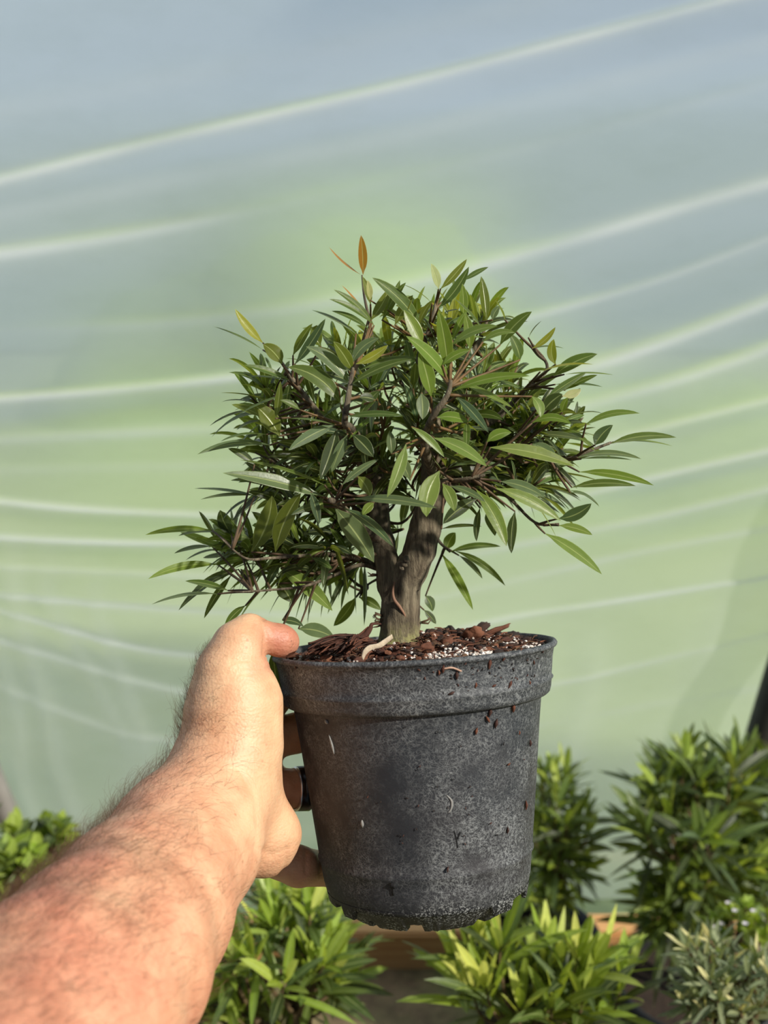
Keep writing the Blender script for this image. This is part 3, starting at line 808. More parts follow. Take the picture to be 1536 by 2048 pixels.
def build_hair():
    R = np.random.default_rng(5)
    # weight: thick on the outer (left/top) side of the forearm and back of the thumb, thin towards the inner wrist
    u = (A_PX*0.83+A_PY*0.56)      # grows towards the inner side
    v = (-A_PX*0.56+A_PY*0.83)     # grows towards the elbow
    inner = np.interp(v, [900, 1150, 1400, 1700], [1290, 1290, 1310, 1330])
    wgt = np.clip((inner-u)/260, 0.0, 1.0)**0.7+0.12*(v > 1180)
    wgt *= (A_PY > 1290)*(A_PX > -120)*(A_PY < 2150)
    wgt *= np.where(A_PY < 1480, np.clip((455-A_PX)/50, 0, 1)*2.2, 1)
    wgt *= np.where((A_PX > 500), 0, 1)
    edge = np.clip(1-np.abs(A_NO[:, 1])*1.2, 0, 1)
    wgt *= (0.7+1.3*edge)*(A_NO[:, 1] < 0.55)
    wgt = np.clip(wgt, 0, None); pr = wgt/wgt.sum()
    idx = R.choice(len(pr), 6200, p=pr)
    vs = []; fs = []; axis = np.array([0.50, 0.30, 0.58])
    for i in idx:
        p = A_CO[i]; n_ = A_NO[i]
        g = axis+R.normal(0, .35, 3); g -= n_*g.dot(n_)*0.9
        # hair sweeps across the arm, outwards on the edges
        side = np.cross(n_, axis); g += side*R.normal(-0.35, .45)
        g /= np.linalg.norm(g)+1e-9
        curl = np.cross(g, n_)*R.normal(0, .7)+np.array([0, 0, -0.5])
        ln = R.uniform(.007, .020)*(0.5 if A_PY[i] < 1430 else 1.0); lift = R.uniform(.35, .95)
        r = R.uniform(.000035, .00007)
        q = p-n_*.0003; d = g*0.8+n_*lift; d /= np.linalg.norm(d)
        b = len(vs); K = 6
        for k in range(K):
            t = g if abs(g[1]) < .9 else np.array([1, 0, 0])
            a1 = np.cross(d, n_); a1 /= np.linalg.norm(a1)+1e-9; a2 = np.cross(d, a1)
            rr = r*(1-0.75*k/(K-1))
            for j in range(3):
                an = 2*PI*j/3; vs.append(q+(a1*math.cos(an)+a2*math.sin(an))*rr)
            q = q+d*ln/(K-1)
            d = d+(curl*0.30-n_*0.22*lift); d /= np.linalg.norm(d)
        for k in range(K-1):
            for j in range(3): fs.append((b+k*3+j, b+k*3+(j+1) % 3, b+(k+1)*3+(j+1) % 3, b+(k+1)*3+j))
    m = Mat('arm_hair_brown'); p = m.pr(Base_Color=srgb(108, 74, 48), Roughness=0.45)
    o = mesh_obj('arm_hair', np.array(vs), fs, m.done(p.outputs[0]), person)
    tag(o, 'curly brown arm hair', kind='stuff')
build_hair()
def build_ring():
    pts, rr = ring_path
    a, b = pts[0], pts[1]; 
    c = Vector(L(601, 1600, 0.650)); 
    d = (pts[2]-pts[1]).normalized()*0.35+(pts[1]-pts[0]).normalized()*0.65; d.normalize()
    # centre of the finger where the band sits
    t = (c-a).dot((b-a))/(b-a).length_squared; t = min(1.05, max(0.5, t)); c = a+(b-a)*t
    R = rr[0]+(rr[1]-rr[0])*t+0.0004
    u, v = frame_of(d)
    def band(prof, name, mat, parent):
        vs = []; fs = []; n = 64
        for k in range(n):
            an = 2*PI*k/n
            for (s_, r_) in prof: vs.append(c+d*s_+(u*math.cos(an)+v*math.sin(an))*(R+r_))
        q = len(prof)
        for k in range(n):
            for j in range(q): fs.append((k*q+j, k*q+(j+1) % q, ((k+1) % n)*q+(j+1) % q, ((k+1) % n)*q+j))
        return mesh_obj(name, [tuple(x) for x in vs], fs, mat, parent)
    m = Mat('black_tungsten'); p = m.pr(Base_Color=(0.006, 0.006, 0.007, 1), Roughness=0.25, Metallic=0.0); bk = m.done(p.outputs[0])
    m = Mat('silver_inlay'); p = m.pr(Base_Color=(0.8, 0.8, 0.82, 1), Roughness=0.25, Metallic=0.9); sv = m.done(p.outputs[0])
    o = band([(-.0030, 0), (-.0030, .0012), (.0042, .0015), (.0046, .0010), (.0046, 0)], 'finger_ring', bk, person)
    tag(o, 'smooth black band ring with a thin silver edge')
    band([(-.0042, -.0002), (-.0042, .0008), (-.0036, .0013), (-.0029, .0012), (-.0029, -.0002)], 'silver_edge', sv, o)
build_ring()
# ================================================================ the potted tree: trunk, branches, leaves
def bark_material():
    m = Mat('fissured_bark')
    f = m.tex(300, 6, 0.7, stretch=(1, 1, 0.13), dist=0.3); g = m.tex(80, 4); lic = m.tex(260, 5, 0.75)
    c = m.ramp(f, [(0.34, srgb(54, 47, 38)), (0.5, srgb(104, 94, 75)), (0.66, srgb(142, 131, 108))])
    c = m.mix(m.fr(g, 0.45, 0.7, 0, 0.35), c, srgb(84, 62, 46))
    tc = m.n('ShaderNodeTexCoord'); sp = m.n('ShaderNodeSeparateXYZ'); m.l(tc.outputs['Object'], sp.inputs[0])
    low = m.fr(sp.outputs[2], 0.150, 0.136, 0.0, 1.0)
    c = m.mix(m.math('MULTIPLY', low, m.fr(lic, 0.42, 0.60, 0.1, 0.85)), c, srgb(158, 158, 96))
    p = m.pr(Base_Color=c, Roughness=0.9)
    m.l(m.bump(m.math('ADD', f, m.math('MULTIPLY', lic, 0.3)), 0.9, 0.0022), p.inputs['Normal'])
    return m.done(p.outputs[0])
BARK = bark_material()
TWIG = simple('brown_twig', srgb(88, 68, 46), 0.75, 0.35, 200, 0.0006)
YTWIG = simple('young_twig', srgb(104, 78, 42), 0.65, 0.3, 220, 0.0004)
LEAFM = leaf_material('narrow_glossy_leaf', 0.33, 0.36)
PD = 0.627
def pxr(px, d=PD): return px*d/FPX

def build_trunk():
    mb = MB()
    base = [P(798, 1330, .627), P(800, 1283, .627), P(800, 1262, .627), P(801, 1235, .627), P(803, 1200, .627), P(806, 1165, .627)]
    right = [P(806, 1165, .627), P(832, 1120, .624), P(845, 1080, .622), P(855, 1030, .621), P(868, 980, .622), P(868, 930, .628), P(862, 880, .632), P(866, 830, .636)]
    left = [P(794, 1225, .627), P(786, 1175, .627), P(773, 1120, .627), P(762, 1065, .634), P(757, 1010, .636), P(752, 960, .638), P(740, 900, .64), P(735, 850, .64)]
    m1 = catmull(base+right[1:], 6); r1 = lerp_list([pxr(x) for x in (44, 43, 39, 38, 38, 38, 33, 31, 29, 27, 25, 22, 18)], 6)
    m2 = catmull(left, 6); r2 = lerp_list([pxr(x) for x in (24, 30, 25, 22, 20, 18, 14, 10)], 6)
    mb.tube(m1, r1, 36, True, None, 0.13, 1); mb.tube(m2, r2, 30, True, None, 0.15, 9)
    # knot in the fork
    for q, r in ((P(808, 1130, .606), 9), (P(812, 1122, .604), 7), (P(803, 1138, .606), 6)):
        mb.tube([q-AX_R*.001, q, q+AX_U*.003], [pxr(r)*.6, pxr(r), pxr(r)*.5], 8, True, None, .4, r)
    tr = tree_child(mb, 'trunk', BARK)
    tag(tr, 'grey-brown fissured trunk forking low, lichened at the foot')
    mb = MB(); q = [P(791, 1160, .6185), P(786, 1180, .6165), P(788, 1198, .616), P(798, 1212, .616), P(806, 1224, .616), P(811, 1234, .617)]
    mb.tube(catmull(q, 5), lerp_list([pxr(1.5), pxr(2.5), pxr(3.2), pxr(3.5), pxr(2.6), pxr(1.5)], 5), 8, True)
    o = tree_child(mb, 'aerial_root', simple('pinkish_root', srgb(134, 100, 78), .7, .2, 200)); tag(o, 'thin pinkish aerial root creeping down the trunk')
    R = random.Random(2)
    for (x, y) in ((762, 1232), (764, 1240), (760, 1250), (845, 1245), (752, 1110), (754, 1150)):
        mb = MB()
        for k in range(3):
            a = P(x+(3 if x < 800 else -3), y, .624); s = -1 if x < 800 else 1
            mb.tube([a, a+AX_R*s*R.uniform(.002, .004)+AX_U*R.uniform(-.001, .002), a+AX_R*s*R.uniform(.004, .006)+AX_U*R.uniform(-.002, .003)], [.0007, .0005, .0002], 5, True)
        tree_child(mb, 'trunk_spur', TWIG)
build_trunk()

# traced leaves: base x,y, tip x,y, width px, bend (px, + bows upward), colour key
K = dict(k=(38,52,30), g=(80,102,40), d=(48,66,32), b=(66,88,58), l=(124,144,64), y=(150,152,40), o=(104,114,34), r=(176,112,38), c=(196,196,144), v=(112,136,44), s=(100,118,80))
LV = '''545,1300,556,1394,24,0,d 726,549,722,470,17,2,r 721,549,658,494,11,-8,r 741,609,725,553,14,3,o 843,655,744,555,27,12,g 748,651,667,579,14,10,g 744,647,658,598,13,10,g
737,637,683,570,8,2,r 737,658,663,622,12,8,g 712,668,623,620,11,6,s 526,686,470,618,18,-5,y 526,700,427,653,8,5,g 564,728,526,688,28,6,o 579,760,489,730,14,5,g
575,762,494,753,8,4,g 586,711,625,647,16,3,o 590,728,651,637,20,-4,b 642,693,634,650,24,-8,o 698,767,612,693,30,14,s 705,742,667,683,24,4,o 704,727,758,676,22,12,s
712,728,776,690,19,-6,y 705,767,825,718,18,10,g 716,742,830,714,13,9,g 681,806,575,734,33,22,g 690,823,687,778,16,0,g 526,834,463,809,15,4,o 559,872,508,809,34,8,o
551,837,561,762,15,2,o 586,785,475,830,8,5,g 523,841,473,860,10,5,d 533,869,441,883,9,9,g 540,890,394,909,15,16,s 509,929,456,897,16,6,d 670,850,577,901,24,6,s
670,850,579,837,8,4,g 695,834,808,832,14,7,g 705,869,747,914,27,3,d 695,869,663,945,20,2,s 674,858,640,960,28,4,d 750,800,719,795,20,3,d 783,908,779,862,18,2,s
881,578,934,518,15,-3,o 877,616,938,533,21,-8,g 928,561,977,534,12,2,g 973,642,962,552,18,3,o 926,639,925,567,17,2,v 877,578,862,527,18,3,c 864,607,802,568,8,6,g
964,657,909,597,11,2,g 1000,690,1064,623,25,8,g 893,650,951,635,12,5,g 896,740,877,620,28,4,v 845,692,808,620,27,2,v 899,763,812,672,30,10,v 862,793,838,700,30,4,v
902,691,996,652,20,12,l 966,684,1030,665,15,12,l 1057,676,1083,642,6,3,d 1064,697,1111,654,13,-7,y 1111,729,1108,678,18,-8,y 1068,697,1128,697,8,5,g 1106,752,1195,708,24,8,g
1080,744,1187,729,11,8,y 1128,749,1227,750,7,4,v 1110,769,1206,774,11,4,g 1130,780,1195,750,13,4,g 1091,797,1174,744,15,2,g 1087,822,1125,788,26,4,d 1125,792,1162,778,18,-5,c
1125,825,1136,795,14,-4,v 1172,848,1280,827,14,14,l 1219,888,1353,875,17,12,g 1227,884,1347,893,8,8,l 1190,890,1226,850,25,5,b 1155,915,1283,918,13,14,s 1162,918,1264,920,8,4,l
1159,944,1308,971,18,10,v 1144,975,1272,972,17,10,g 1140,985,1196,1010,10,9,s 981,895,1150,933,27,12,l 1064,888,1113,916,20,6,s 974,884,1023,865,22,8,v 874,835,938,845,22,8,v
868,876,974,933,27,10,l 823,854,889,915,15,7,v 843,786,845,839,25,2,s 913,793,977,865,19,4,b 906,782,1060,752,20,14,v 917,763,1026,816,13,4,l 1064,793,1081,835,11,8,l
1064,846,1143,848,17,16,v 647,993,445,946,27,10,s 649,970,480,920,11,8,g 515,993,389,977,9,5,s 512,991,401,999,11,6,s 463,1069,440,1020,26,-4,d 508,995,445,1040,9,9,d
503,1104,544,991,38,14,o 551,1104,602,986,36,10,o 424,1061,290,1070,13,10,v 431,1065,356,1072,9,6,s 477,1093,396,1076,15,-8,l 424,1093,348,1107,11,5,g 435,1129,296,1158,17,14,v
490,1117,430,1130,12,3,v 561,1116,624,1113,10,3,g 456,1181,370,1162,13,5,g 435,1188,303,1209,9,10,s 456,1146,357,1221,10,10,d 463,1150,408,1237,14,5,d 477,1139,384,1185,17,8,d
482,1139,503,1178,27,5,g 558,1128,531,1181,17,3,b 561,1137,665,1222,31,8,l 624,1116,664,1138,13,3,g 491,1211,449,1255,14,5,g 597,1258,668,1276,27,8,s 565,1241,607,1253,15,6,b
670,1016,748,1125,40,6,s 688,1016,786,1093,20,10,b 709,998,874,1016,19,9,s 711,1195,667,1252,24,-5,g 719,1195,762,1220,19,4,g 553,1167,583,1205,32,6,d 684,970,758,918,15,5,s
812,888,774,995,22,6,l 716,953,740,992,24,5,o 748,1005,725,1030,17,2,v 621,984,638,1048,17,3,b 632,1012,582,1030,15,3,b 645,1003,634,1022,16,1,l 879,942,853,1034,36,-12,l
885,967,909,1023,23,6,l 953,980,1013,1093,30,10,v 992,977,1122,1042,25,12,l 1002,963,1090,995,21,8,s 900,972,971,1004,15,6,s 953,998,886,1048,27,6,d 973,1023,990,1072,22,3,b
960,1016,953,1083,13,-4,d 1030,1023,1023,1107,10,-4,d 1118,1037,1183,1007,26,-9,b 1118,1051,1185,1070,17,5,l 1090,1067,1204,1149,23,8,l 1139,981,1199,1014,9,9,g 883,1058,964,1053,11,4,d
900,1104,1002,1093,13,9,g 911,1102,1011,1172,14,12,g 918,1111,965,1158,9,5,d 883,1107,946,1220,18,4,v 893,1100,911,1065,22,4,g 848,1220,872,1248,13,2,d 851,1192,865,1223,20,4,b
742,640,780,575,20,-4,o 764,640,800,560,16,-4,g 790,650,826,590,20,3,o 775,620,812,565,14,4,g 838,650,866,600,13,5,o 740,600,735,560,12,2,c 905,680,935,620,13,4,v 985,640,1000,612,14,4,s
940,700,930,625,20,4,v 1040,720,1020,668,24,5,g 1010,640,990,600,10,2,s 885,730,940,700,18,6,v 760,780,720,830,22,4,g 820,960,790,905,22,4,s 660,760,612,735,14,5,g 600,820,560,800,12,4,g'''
LEAVES = []
for tok in LV.split():
    a = tok.split(','); LEAVES.append((float(a[0]), float(a[1]), float(a[2]), float(a[3]), float(a[4]), float(a[5]), a[6]))

def front_depth(x, y):            # the near surface of the crown
    e = ((x-840)/430)**2+((y-850)/330)**2
    return 0.622-0.075*math.sqrt(max(0.0, 1-min(1, e)))
def leaf(mb, A, B, width, normal, bow, tint, petiole=0.07, curl=0.0, nl=9, profile=0, fold=0.22):
    """a lance leaf from A to B; bow is a vector added at mid length"""
    ax = B-A; ln = ax.length
    if ln < 1e-5: return
    pts = [A+ax*(i/nl)+bow*(4*(i/nl)*(1-i/nl)) for i in range(nl+1)]
    nrm = (normal-ax.normalized()*normal.dot(ax.normalized()))
    if nrm.length < 1e-5: nrm = frame_of(ax)[0]
    nrm.normalize()
    vs = []; uvs = []
    for i, p in enumerate(pts):
        t = i/nl
        d = (pts[min(i+1, nl)]-pts[max(i-1, 0)]).normalized()
        side = d.cross(nrm).normalized(); up = side.cross(d)
        s = max(0.0, (t-petiole)/(1-petiole))
        if profile == 0: wv = (math.sin(PI*min(1, s)**0.82)**0.72) if 0 < s < 1 else 0
        else: wv = (math.sin(PI*min(1, s)**0.62)**0.75) if 0 < s < 1 else 0
        hw = max(width*0.5*wv, width*0.03 if t < .99 else 0.0)
        for c in (-1, -.5, 0, .5, 1):
            vs.append(p+side*hw*c+up*(abs(c)*fold*hw + curl*hw*abs(c)**2)); uvs.append(((c+1)/2, t*0.999))
    fs = []
    for i in range(nl):
        for c in range(4): fs.append((i*5+c, i*5+c+1, (i+1)*5+c+1, (i+1)*5+c))
    mb.add(vs, fs, uvs, tint)
def vary(c, R, a=0.16):
    k = 1+R.uniform(-a, a); h = R.uniform(-.08, .08)
    return (min(1, c[0]*k*(1+h)), min(1, c[1]*k), min(1, c[2]*k*(1-h)), 1)

# branches: path (px, py, depth, radius px)
BR = [
 ('left_low', [(768,1135,.632,13),(720,1118,.634,10),(665,1108,.628,8),(600,1112,.612,6),(540,1116,.59,5),(490,1116,.585,4),(440,1075,.59,2.5)]),
 ('left_low2', [(765,1140,.632,10),(720,1130,.63,8),(670,1150,.622,6),(610,1172,.61,5),(540,1180,.60,4),(470,1185,.60,3)]),
 ('left_mid', [(762,1080,.63,14),(720,1050,.61,10),(680,1010,.585,8),(660,1000,.570,6)]),
 ('left_back', [(757,1040,.64,12),(700,990,.65,9),(620,960,.655,7),(560,930,.655,5),(510,905,.65,3)]),
 ('left_up', [(750,960,.635,14),(700,900,.61,10),(640,830,.60,8),(600,780,.60,6),(570,735,.60,4),(545,700,.605,3)]),
 ('mid_left', [(745,920,.635,13),(705,860,.59,10),(690,845,.565,8),(697,790,.56,6),(706,735,.565,4)]),
 ('top_left', [(738,860,.64,12),(735,780,.64,9),(745,700,.635,6),(738,640,.63,4.5),(728,590,.63,3),(724,550,.63,2)]),
 ('top_mid', [(866,860,.636,15),(850,780,.63,11),(838,720,.62,8),(862,650,.61,6),(876,590,.61,4)]),
 ('top_right', [(866,880,.634,14),(900,800,.64,11),(930,730,.64,8),(960,680,.64,5),(975,640,.64,3)]),
 ('front_mid', [(866,950,.62,13),(850,890,.585,10),(862,840,.565,8),(895,790,.558,6),(902,760,.556,4)]),
 ('front_low', [(868,990,.62,14),(885,965,.59,10),(920,960,.575,7),(970,950,.57,5)]),
 ('right_mid', [(868,930,.63,14),(930,880,.62,11),(1000,830,.62,8),(1060,770,.62,6),(1095,735,.62,4),(1066,690,.62,3)]),
 ('right_far', [(868,960,.63,13),(950,920,.62,10),(1040,895,.61,7),(1120,920,.61,5),(1170,905,.61,4),(1222,885,.61,3)]),
 ('right_low', [(868,990,.63,12),(940,960,.63,9),(1010,990,.625,6),(1070,1045,.62,5),(1118,1048,.62,4)]),
 ('back_low', [(862,1060,.64,9),(880,1085,.655,6),(900,1104,.66,4)]),
 ('back_up', [(866,900,.64,12),(850,840,.67,9),(800,760,.685,7),(780,700,.69,4)]),
 ('back_right', [(868,940,.64,11),(930,880,.68,8),(1000,820,.69,6),(1040,760,.69,4)]),
 ('back_stem', [(770,1150,.64,6),(735,1170,.66,4),(712,1195,.665,3)]),
]
def crown_clusters():
    R = random.Random(21); out = []
    regs = [((830,800),(258,165),54,.085), ((1050,880),(120,110),24,.06), ((600,930),(110,130),24,.07), ((520,1108),(120,48),16,.04), ((1040,960),(110,50),12,.05),
            ((640,1130),(90,60),9,.05), ((930,930),(90,60),10,.06), ((760,960),(90,60),8,.05), ((720,1060),(70,60),5,.03), ((560,800),(60,60),7,.05), ((890,660),(120,50),12,.05)]
    for (c, r, n, dr) in regs:
        k = 0
        while k < n:
            x, y, z = R.uniform(-1, 1), R.uniform(-1, 1), R.uniform(-1, 1)
            q = x*x+y*y+z*z
            if q > 1 or (n > 20 and q < 0.12): continue
            px, py = c[0]+x*r[0]*.88, c[1]+y*r[1]*.88
            # leave the gap above the soil right of the trunk open
            if py > 1010 and px > 800: continue
            d = .640+z*dr*.85
            if 720 < px < 915 and py > 940: d = max(d, .655)
            out.append((px, py, d)); k += 1
    return out
def build_crown():
    R = random.Random(5)
    paths = []
    for name, pts in BR:
        thin = 0.55 if 'low' in name or 'back' in name else 0.8
        q = [P(a, b, d) for a, b, d, r in pts]; rr = [pxr(r)*thin for *_, r in pts]
        paths.append((catmull(q, 6), lerp_list(rr, 6)))
    wood = [MB() for _ in BR]; twig = [MB() for _ in BR]; fol = [MB() for _ in BR]
    for i, (q, rr) in enumerate(paths): wood[i].tube(q, rr, 12, True, None, .18, i*3)
    def nearest(p, minr=0.0):
        best = (1e9, 0, 0)
        for i, (q, rr) in enumerate(paths):
            for j in range(3, len(q)):
                d = (q[j]-p).length
                if d < best[0]: best = (d, i, j)
        return best
    ctr = P(838, 960, .635)
    greens = ['g', 'd', 'd', 'b', 'k', 'k', 's', 'v', 'g']
    # shoots of leaves filling the crown
    for (px, py, d) in crown_clusters():
        p = P(px, py, d); dist, i, j = nearest(p)
        q, rr = paths[i]; j = max(0, j-6); a = q[j]
        out = (p-ctr); out.z *= 0.8; out.normalize()
        dirn = (out*0.75+Vector((0, 0, 0.55))+Vector((R.uniform(-.4, .4), R.uniform(-.4, .4), R.uniform(-.3, .3)))).normalized()
        base = p-dirn*.012
        mid = (a+base)/2+Vector((R.uniform(-.009, .009), R.uniform(-.009, .009), -.005))
        tw = catmull([a, mid, base, p], 5)
        twig[i].tube(tw, lerp_list([pxr(3.4), pxr(2.8), pxr(2.3), pxr(1.4)], 5), 6, True)
        u, v = frame_of(dirn); n = R.randint(9, 12); off = R.uniform(0, 6.3)
        top = (py < 760)
        for k in range(n):
            t = k/(n-1); an = off+k*2.4
            rad = u*math.cos(an)+v*math.sin(an)
            open_ = 1.25-0.75*t+R.uniform(-.2, .2)
            ld = (dirn*math.cos(open_)+rad*math.sin(open_)).normalized()
            L_ = pxr(R.choice((R.uniform(60, 105), R.uniform(95, 145))))*(1-.30*t)
            A = base+(p-base)*(0.1+0.9*t)
            B = A+ld*L_
            sag = Vector((0, 0, R.uniform(.03, .16)*L_))+rad*R.uniform(-.06, .06)*L_
            B = B-Vector((0, 0, abs(sag.z)*1.6*math.sin(open_)))
            nr = (dirn-ld*dirn.dot(ld)); nr = nr.normalized()+Vector((R.uniform(-.5, .5), R.uniform(-.5, .5), R.uniform(-.3, .3)))
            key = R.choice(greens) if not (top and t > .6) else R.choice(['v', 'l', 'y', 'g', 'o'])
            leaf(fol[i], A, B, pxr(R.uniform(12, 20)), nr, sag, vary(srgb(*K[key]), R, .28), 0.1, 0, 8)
        for k in range(2):      # unopened bud at the tip
            twig[i].tube([p, p+dirn*.004+u*.0006*k, p+dirn*.008+u*.001*k], [.0008, .0006, .0001], 5, True)
    # leaves followed one by one from the photograph, each at its own distance
    for n_, (bx, by, tx, ty, wd, bend, key) in enumerate(LEAVES):
        d0 = front_depth((bx+tx)/2, (by+ty)/2)
        if by > 1090 and bx > 840: d0 = .655
        lm = pxr(math.hypot(tx-bx, ty-by)); db = d0+.008+R.uniform(-.004, .006); dt = db+R.uniform(-.45, .15)*lm
        if by > 1180 and bx < 700: db = dt = .615
        if abs(bx-711)+abs(by-1195) < 30: db = dt = .66
        A, B = P(bx, by, db), P(tx, ty, dt)
        dist, i, j = nearest(A)
        q, rr = paths[i]; jj = max(0, j-3)
        if dist > 0.004:
            s = q[jj]; md = (s+A)/2+Vector((0, .003, -.001))
            twig[i].tube(catmull([s, md, A], 5), lerp_list([pxr(3.2), pxr(2.4), pxr(1.6)], 5), 6, True)
        dx, dy = tx-bx, ty-by; ln = math.hypot(dx, dy)+1e-6
        px_, py_ = -dy/ln, dx/ln
        if py_ > 0: px_, py_ = -px_, -py_
        bow = (AX_R*px_ - AX_U*py_)*pxr(bend, d0) if abs(dy) < abs(dx)*2.5 else AX_R*pxr(bend, d0)
        nr = -AX_F+AX_U*0.45+AX_R*R.uniform(-.25, .25)
        thin = wd < 12
        if thin: nr = AX_U-AX_F*.35+AX_R*R.uniform(-.3, .3); wd *= 1.9
        prof = 1 if key in 'b' and ln < 60 else 0
        leaf(fol[i], A, B, pxr(wd, d0)*1.08, nr, bow*0.75, vary(srgb(*K[key]), R, .08), 0.07, 0, 10, prof, 0.18)
    for i, (name, pts) in enumerate(BR):
        b = tree_child(wood[i], 'branch', BARK)
        if twig[i].v: tree_child(twig[i], 'twigs', YTWIG if 'top' in name or name in ('mid_left', 'front_mid') else TWIG, b)
        if fol[i].v: tree_child(fol[i], 'foliage', LEAFM, b)
build_crown()
# ================================================================ plants standing on the tunnel floor
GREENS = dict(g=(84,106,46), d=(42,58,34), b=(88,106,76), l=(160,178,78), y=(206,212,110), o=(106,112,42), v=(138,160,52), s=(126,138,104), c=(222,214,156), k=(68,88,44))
LEAF_B = leaf_material('willow_like_leaf', 0.38, 0.34, vein=(0.62, 0.70, 0.30, 1), vein_amt=0.45)
LEAF_V = leaf_material('variegated_leaf', 0.5, 0.25, vein=(0.75, 0.74, 0.42, 1), vein_amt=0.8)
PLASTIC = simple('black_nursery_plastic', srgb(30, 31, 32), 0.55, 0.2, 60)
PEAT = simple('peat', srgb(48, 36, 26), 0.95, 0.4, 120, 0.003)
PTWIG = simple('shrub_stem', srgb(96, 78, 50), 0.8, 0.3, 120)
def nursery_pot(parent, x, y, r, h):
    mb = MB(); n = 48
    prof = [(0, .004), (r*.74, .002), (r*.78, .01), (r*.92, h*.8), (r*.95, h*.82), (r*.95, h*.84), (r, h*.85), (r*1.02, h), (r*.97, h), (r*.93, h*.86), (r*.9, h*.8), (r*.74, .02)]
    vs = []; fs = []
    for (a, z) in prof:
        for k in range(n): vs.append((x+a*math.cos(2*PI*k/n), y+a*math.sin(2*PI*k/n), z))
    for j in range(len(prof)-1):
        for k in range(n): fs.append((j*n+k, j*n+(k+1) % n, (j+1)*n+(k+1) % n, (j+1)*n+k))
    mb.add(vs, fs); o = mb.build('pot', PLASTIC); keep(o, parent)
    mb = MB(); vs = [(x, y, h*.84)]
    for k in range(n): vs.append((x+r*.93*math.cos(2*PI*k/n), y+r*.93*math.sin(2*PI*k/n), h*.83+.003*mnoise.noise(Vector((k, 1, 2)))))
    mb.add(vs, [(0, 1+k, 1+(k+1) % n) for k in range(n)]); o = mb.build('potting_soil', PEAT); keep(o, parent)
def shrub(label, cat, regs, d, leaf_px, wid_px, keys, top, seed, nleaf=(7, 10), mat=None, name='potted_shrub', up=0.7, flowers=None, pot_r_=0.09, pot_h=0.16, profile=0, base=None, opn=1.2):
    R = random.Random(seed)
    s = d/FPX
    (c0, r0, n0, dd0) = regs[0]
    C0 = P(c0[0], c0[1], d)
    bx, by = (C0.x, C0.y) if base is None else base
    root = empty(name, (bx, by, 0)); tag(root, label, cat)
    nursery_pot(root, bx, by, pot_r_, pot_h)
    stems, fol, blos = MB(), MB(), MB()
    hub = Vector((bx, by, pot_h*.83))
    forks = []
    for k in range(5):
        a = 2*PI*k/5+R.uniform(-.4, .4)
        tgt = C0+Vector((math.cos(a)*r0[0]*s*.35, math.sin(a)*dd0*.4, -r0[1]*s*.45*R.uniform(.3, 1)))
        q = catmull([hub+Vector((math.cos(a)*.01, math.sin(a)*.01, -.01)), hub*.5+tgt*.5+Vector((R.uniform(-.01, .01), R.uniform(-.01, .01), 0)), tgt], 5)
        stems.tube(q, lerp_list([.0055, .0042, .003], 5), 7, True); forks.append(tgt)
    for (c, r, n, dd) in regs:
        k = 0
        while k < n:
            x, y, z = (R.uniform(-1, 1) for _ in range(3))
            q = x*x+y*y+z*z
            if q > 1 or (n > 14 and q < .15): continue
            k += 1
            p = P(c[0]+x*r[0], c[1]+y*r[1], d+z*dd)
            if p.y > 1.385: p.y = 1.375-R.random()*.03
            if p.z < 0.06: p.z = 0.06
            a = min(forks, key=lambda f: (f-p).length)
            out = (p-(C0-Vector((0, 0, r0[1]*s*.5)))).normalized()
            dirn = (out*.7+Vector((0, 0, up))+Vector((R.uniform(-.35, .35), R.uniform(-.35, .35), R.uniform(-.2, .3)))).normalized()
            b0 = p-dirn*leaf_px[0]*s*.45
            tw = catmull([a, (a+b0)/2+Vector((0, 0, -.006)), b0, p], 4)
            stems.tube(tw, lerp_list([.0026, .002, .0015, .0009], 4), 5, True)
            u, v = frame_of(dirn); m = R.randint(*nleaf); off = R.uniform(0, 6.3)
            for i in range(m):
                t = i/(m-1); an = off+i*2.4; rad = u*math.cos(an)+v*math.sin(an)
                op = opn-.85*t+R.uniform(-.2, .2)
                ld = (dirn*math.cos(op)+rad*math.sin(op)).normalized()
                ln = R.uniform(*leaf_px)*s*(1-.3*t); A = b0+(p-b0)*t; B = A+ld*ln-Vector((0, 0, .12*ln*math.sin(op)))
                if B.y > 1.40: B.y = 1.395
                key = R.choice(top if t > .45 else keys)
                nr = (dirn-ld*dirn.dot(ld)).normalized()+Vector((R.uniform(-.5, .5), R.uniform(-.5, .5), R.uniform(-.3, .3)))
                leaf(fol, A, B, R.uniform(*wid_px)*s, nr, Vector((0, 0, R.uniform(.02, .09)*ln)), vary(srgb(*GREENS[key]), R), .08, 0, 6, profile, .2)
            if flowers and R.random() < flowers[1]:
                for f in range(R.randint(1, 3)):
                    cc = p+Vector((R.uniform(-.01, .01), R.uniform(-.01, .01), R.uniform(.002, .012)))
                    for i in range(5):
                        an = i*2*PI/5; e = Vector((math.cos(an), math.sin(an)*.8, .5))*flowers[2]
                        leaf(blos, cc, cc+e, flowers[2]*.9, Vector((0, 0, 1)), Vector((0, 0, .001)), srgb(*flowers[0]), 0, 0, 4, 1, .1)
    o = stems.build('stems', PTWIG); keep(o, root)
    o = fol.build('foliage', mat or LEAF_B); keep(o, root)
    if blos.v: o = blos.build('blossom', simple('petal_'+cat.replace(' ', '_')+str(seed), srgb(*flowers[0]), .7, .1, 60)); keep(o, root)
    return root
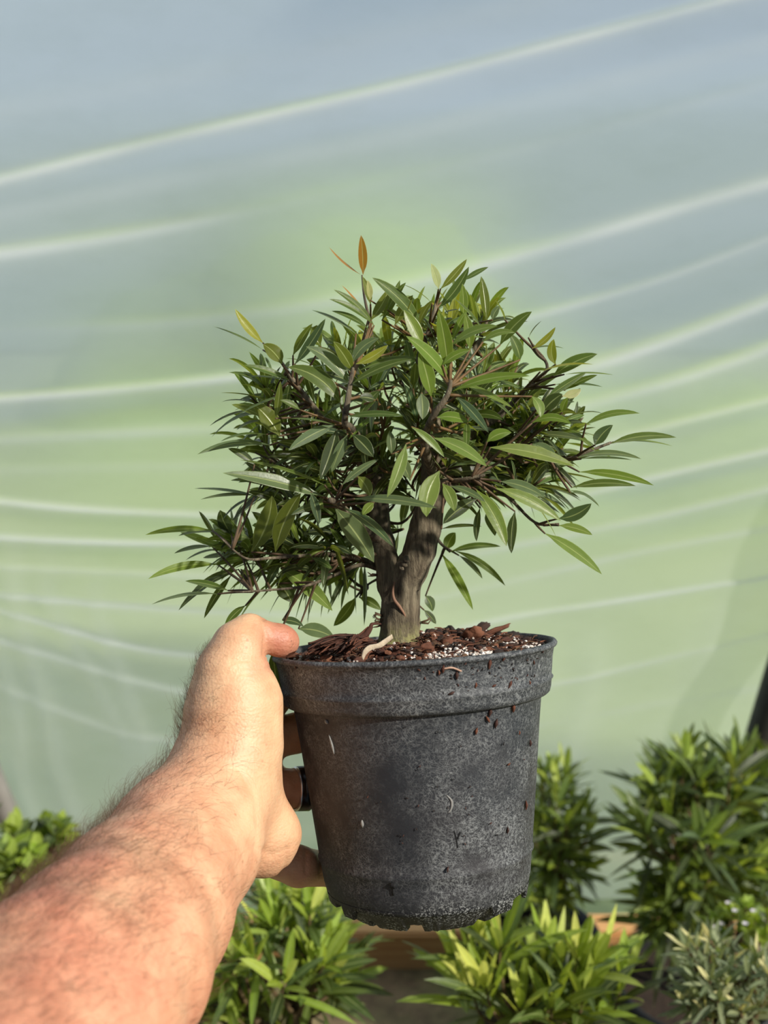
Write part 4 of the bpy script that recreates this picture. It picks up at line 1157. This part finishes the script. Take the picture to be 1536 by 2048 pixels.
shrub('large dark green narrow-leaved shrub, tallest of the plants along the film', 'shrub',
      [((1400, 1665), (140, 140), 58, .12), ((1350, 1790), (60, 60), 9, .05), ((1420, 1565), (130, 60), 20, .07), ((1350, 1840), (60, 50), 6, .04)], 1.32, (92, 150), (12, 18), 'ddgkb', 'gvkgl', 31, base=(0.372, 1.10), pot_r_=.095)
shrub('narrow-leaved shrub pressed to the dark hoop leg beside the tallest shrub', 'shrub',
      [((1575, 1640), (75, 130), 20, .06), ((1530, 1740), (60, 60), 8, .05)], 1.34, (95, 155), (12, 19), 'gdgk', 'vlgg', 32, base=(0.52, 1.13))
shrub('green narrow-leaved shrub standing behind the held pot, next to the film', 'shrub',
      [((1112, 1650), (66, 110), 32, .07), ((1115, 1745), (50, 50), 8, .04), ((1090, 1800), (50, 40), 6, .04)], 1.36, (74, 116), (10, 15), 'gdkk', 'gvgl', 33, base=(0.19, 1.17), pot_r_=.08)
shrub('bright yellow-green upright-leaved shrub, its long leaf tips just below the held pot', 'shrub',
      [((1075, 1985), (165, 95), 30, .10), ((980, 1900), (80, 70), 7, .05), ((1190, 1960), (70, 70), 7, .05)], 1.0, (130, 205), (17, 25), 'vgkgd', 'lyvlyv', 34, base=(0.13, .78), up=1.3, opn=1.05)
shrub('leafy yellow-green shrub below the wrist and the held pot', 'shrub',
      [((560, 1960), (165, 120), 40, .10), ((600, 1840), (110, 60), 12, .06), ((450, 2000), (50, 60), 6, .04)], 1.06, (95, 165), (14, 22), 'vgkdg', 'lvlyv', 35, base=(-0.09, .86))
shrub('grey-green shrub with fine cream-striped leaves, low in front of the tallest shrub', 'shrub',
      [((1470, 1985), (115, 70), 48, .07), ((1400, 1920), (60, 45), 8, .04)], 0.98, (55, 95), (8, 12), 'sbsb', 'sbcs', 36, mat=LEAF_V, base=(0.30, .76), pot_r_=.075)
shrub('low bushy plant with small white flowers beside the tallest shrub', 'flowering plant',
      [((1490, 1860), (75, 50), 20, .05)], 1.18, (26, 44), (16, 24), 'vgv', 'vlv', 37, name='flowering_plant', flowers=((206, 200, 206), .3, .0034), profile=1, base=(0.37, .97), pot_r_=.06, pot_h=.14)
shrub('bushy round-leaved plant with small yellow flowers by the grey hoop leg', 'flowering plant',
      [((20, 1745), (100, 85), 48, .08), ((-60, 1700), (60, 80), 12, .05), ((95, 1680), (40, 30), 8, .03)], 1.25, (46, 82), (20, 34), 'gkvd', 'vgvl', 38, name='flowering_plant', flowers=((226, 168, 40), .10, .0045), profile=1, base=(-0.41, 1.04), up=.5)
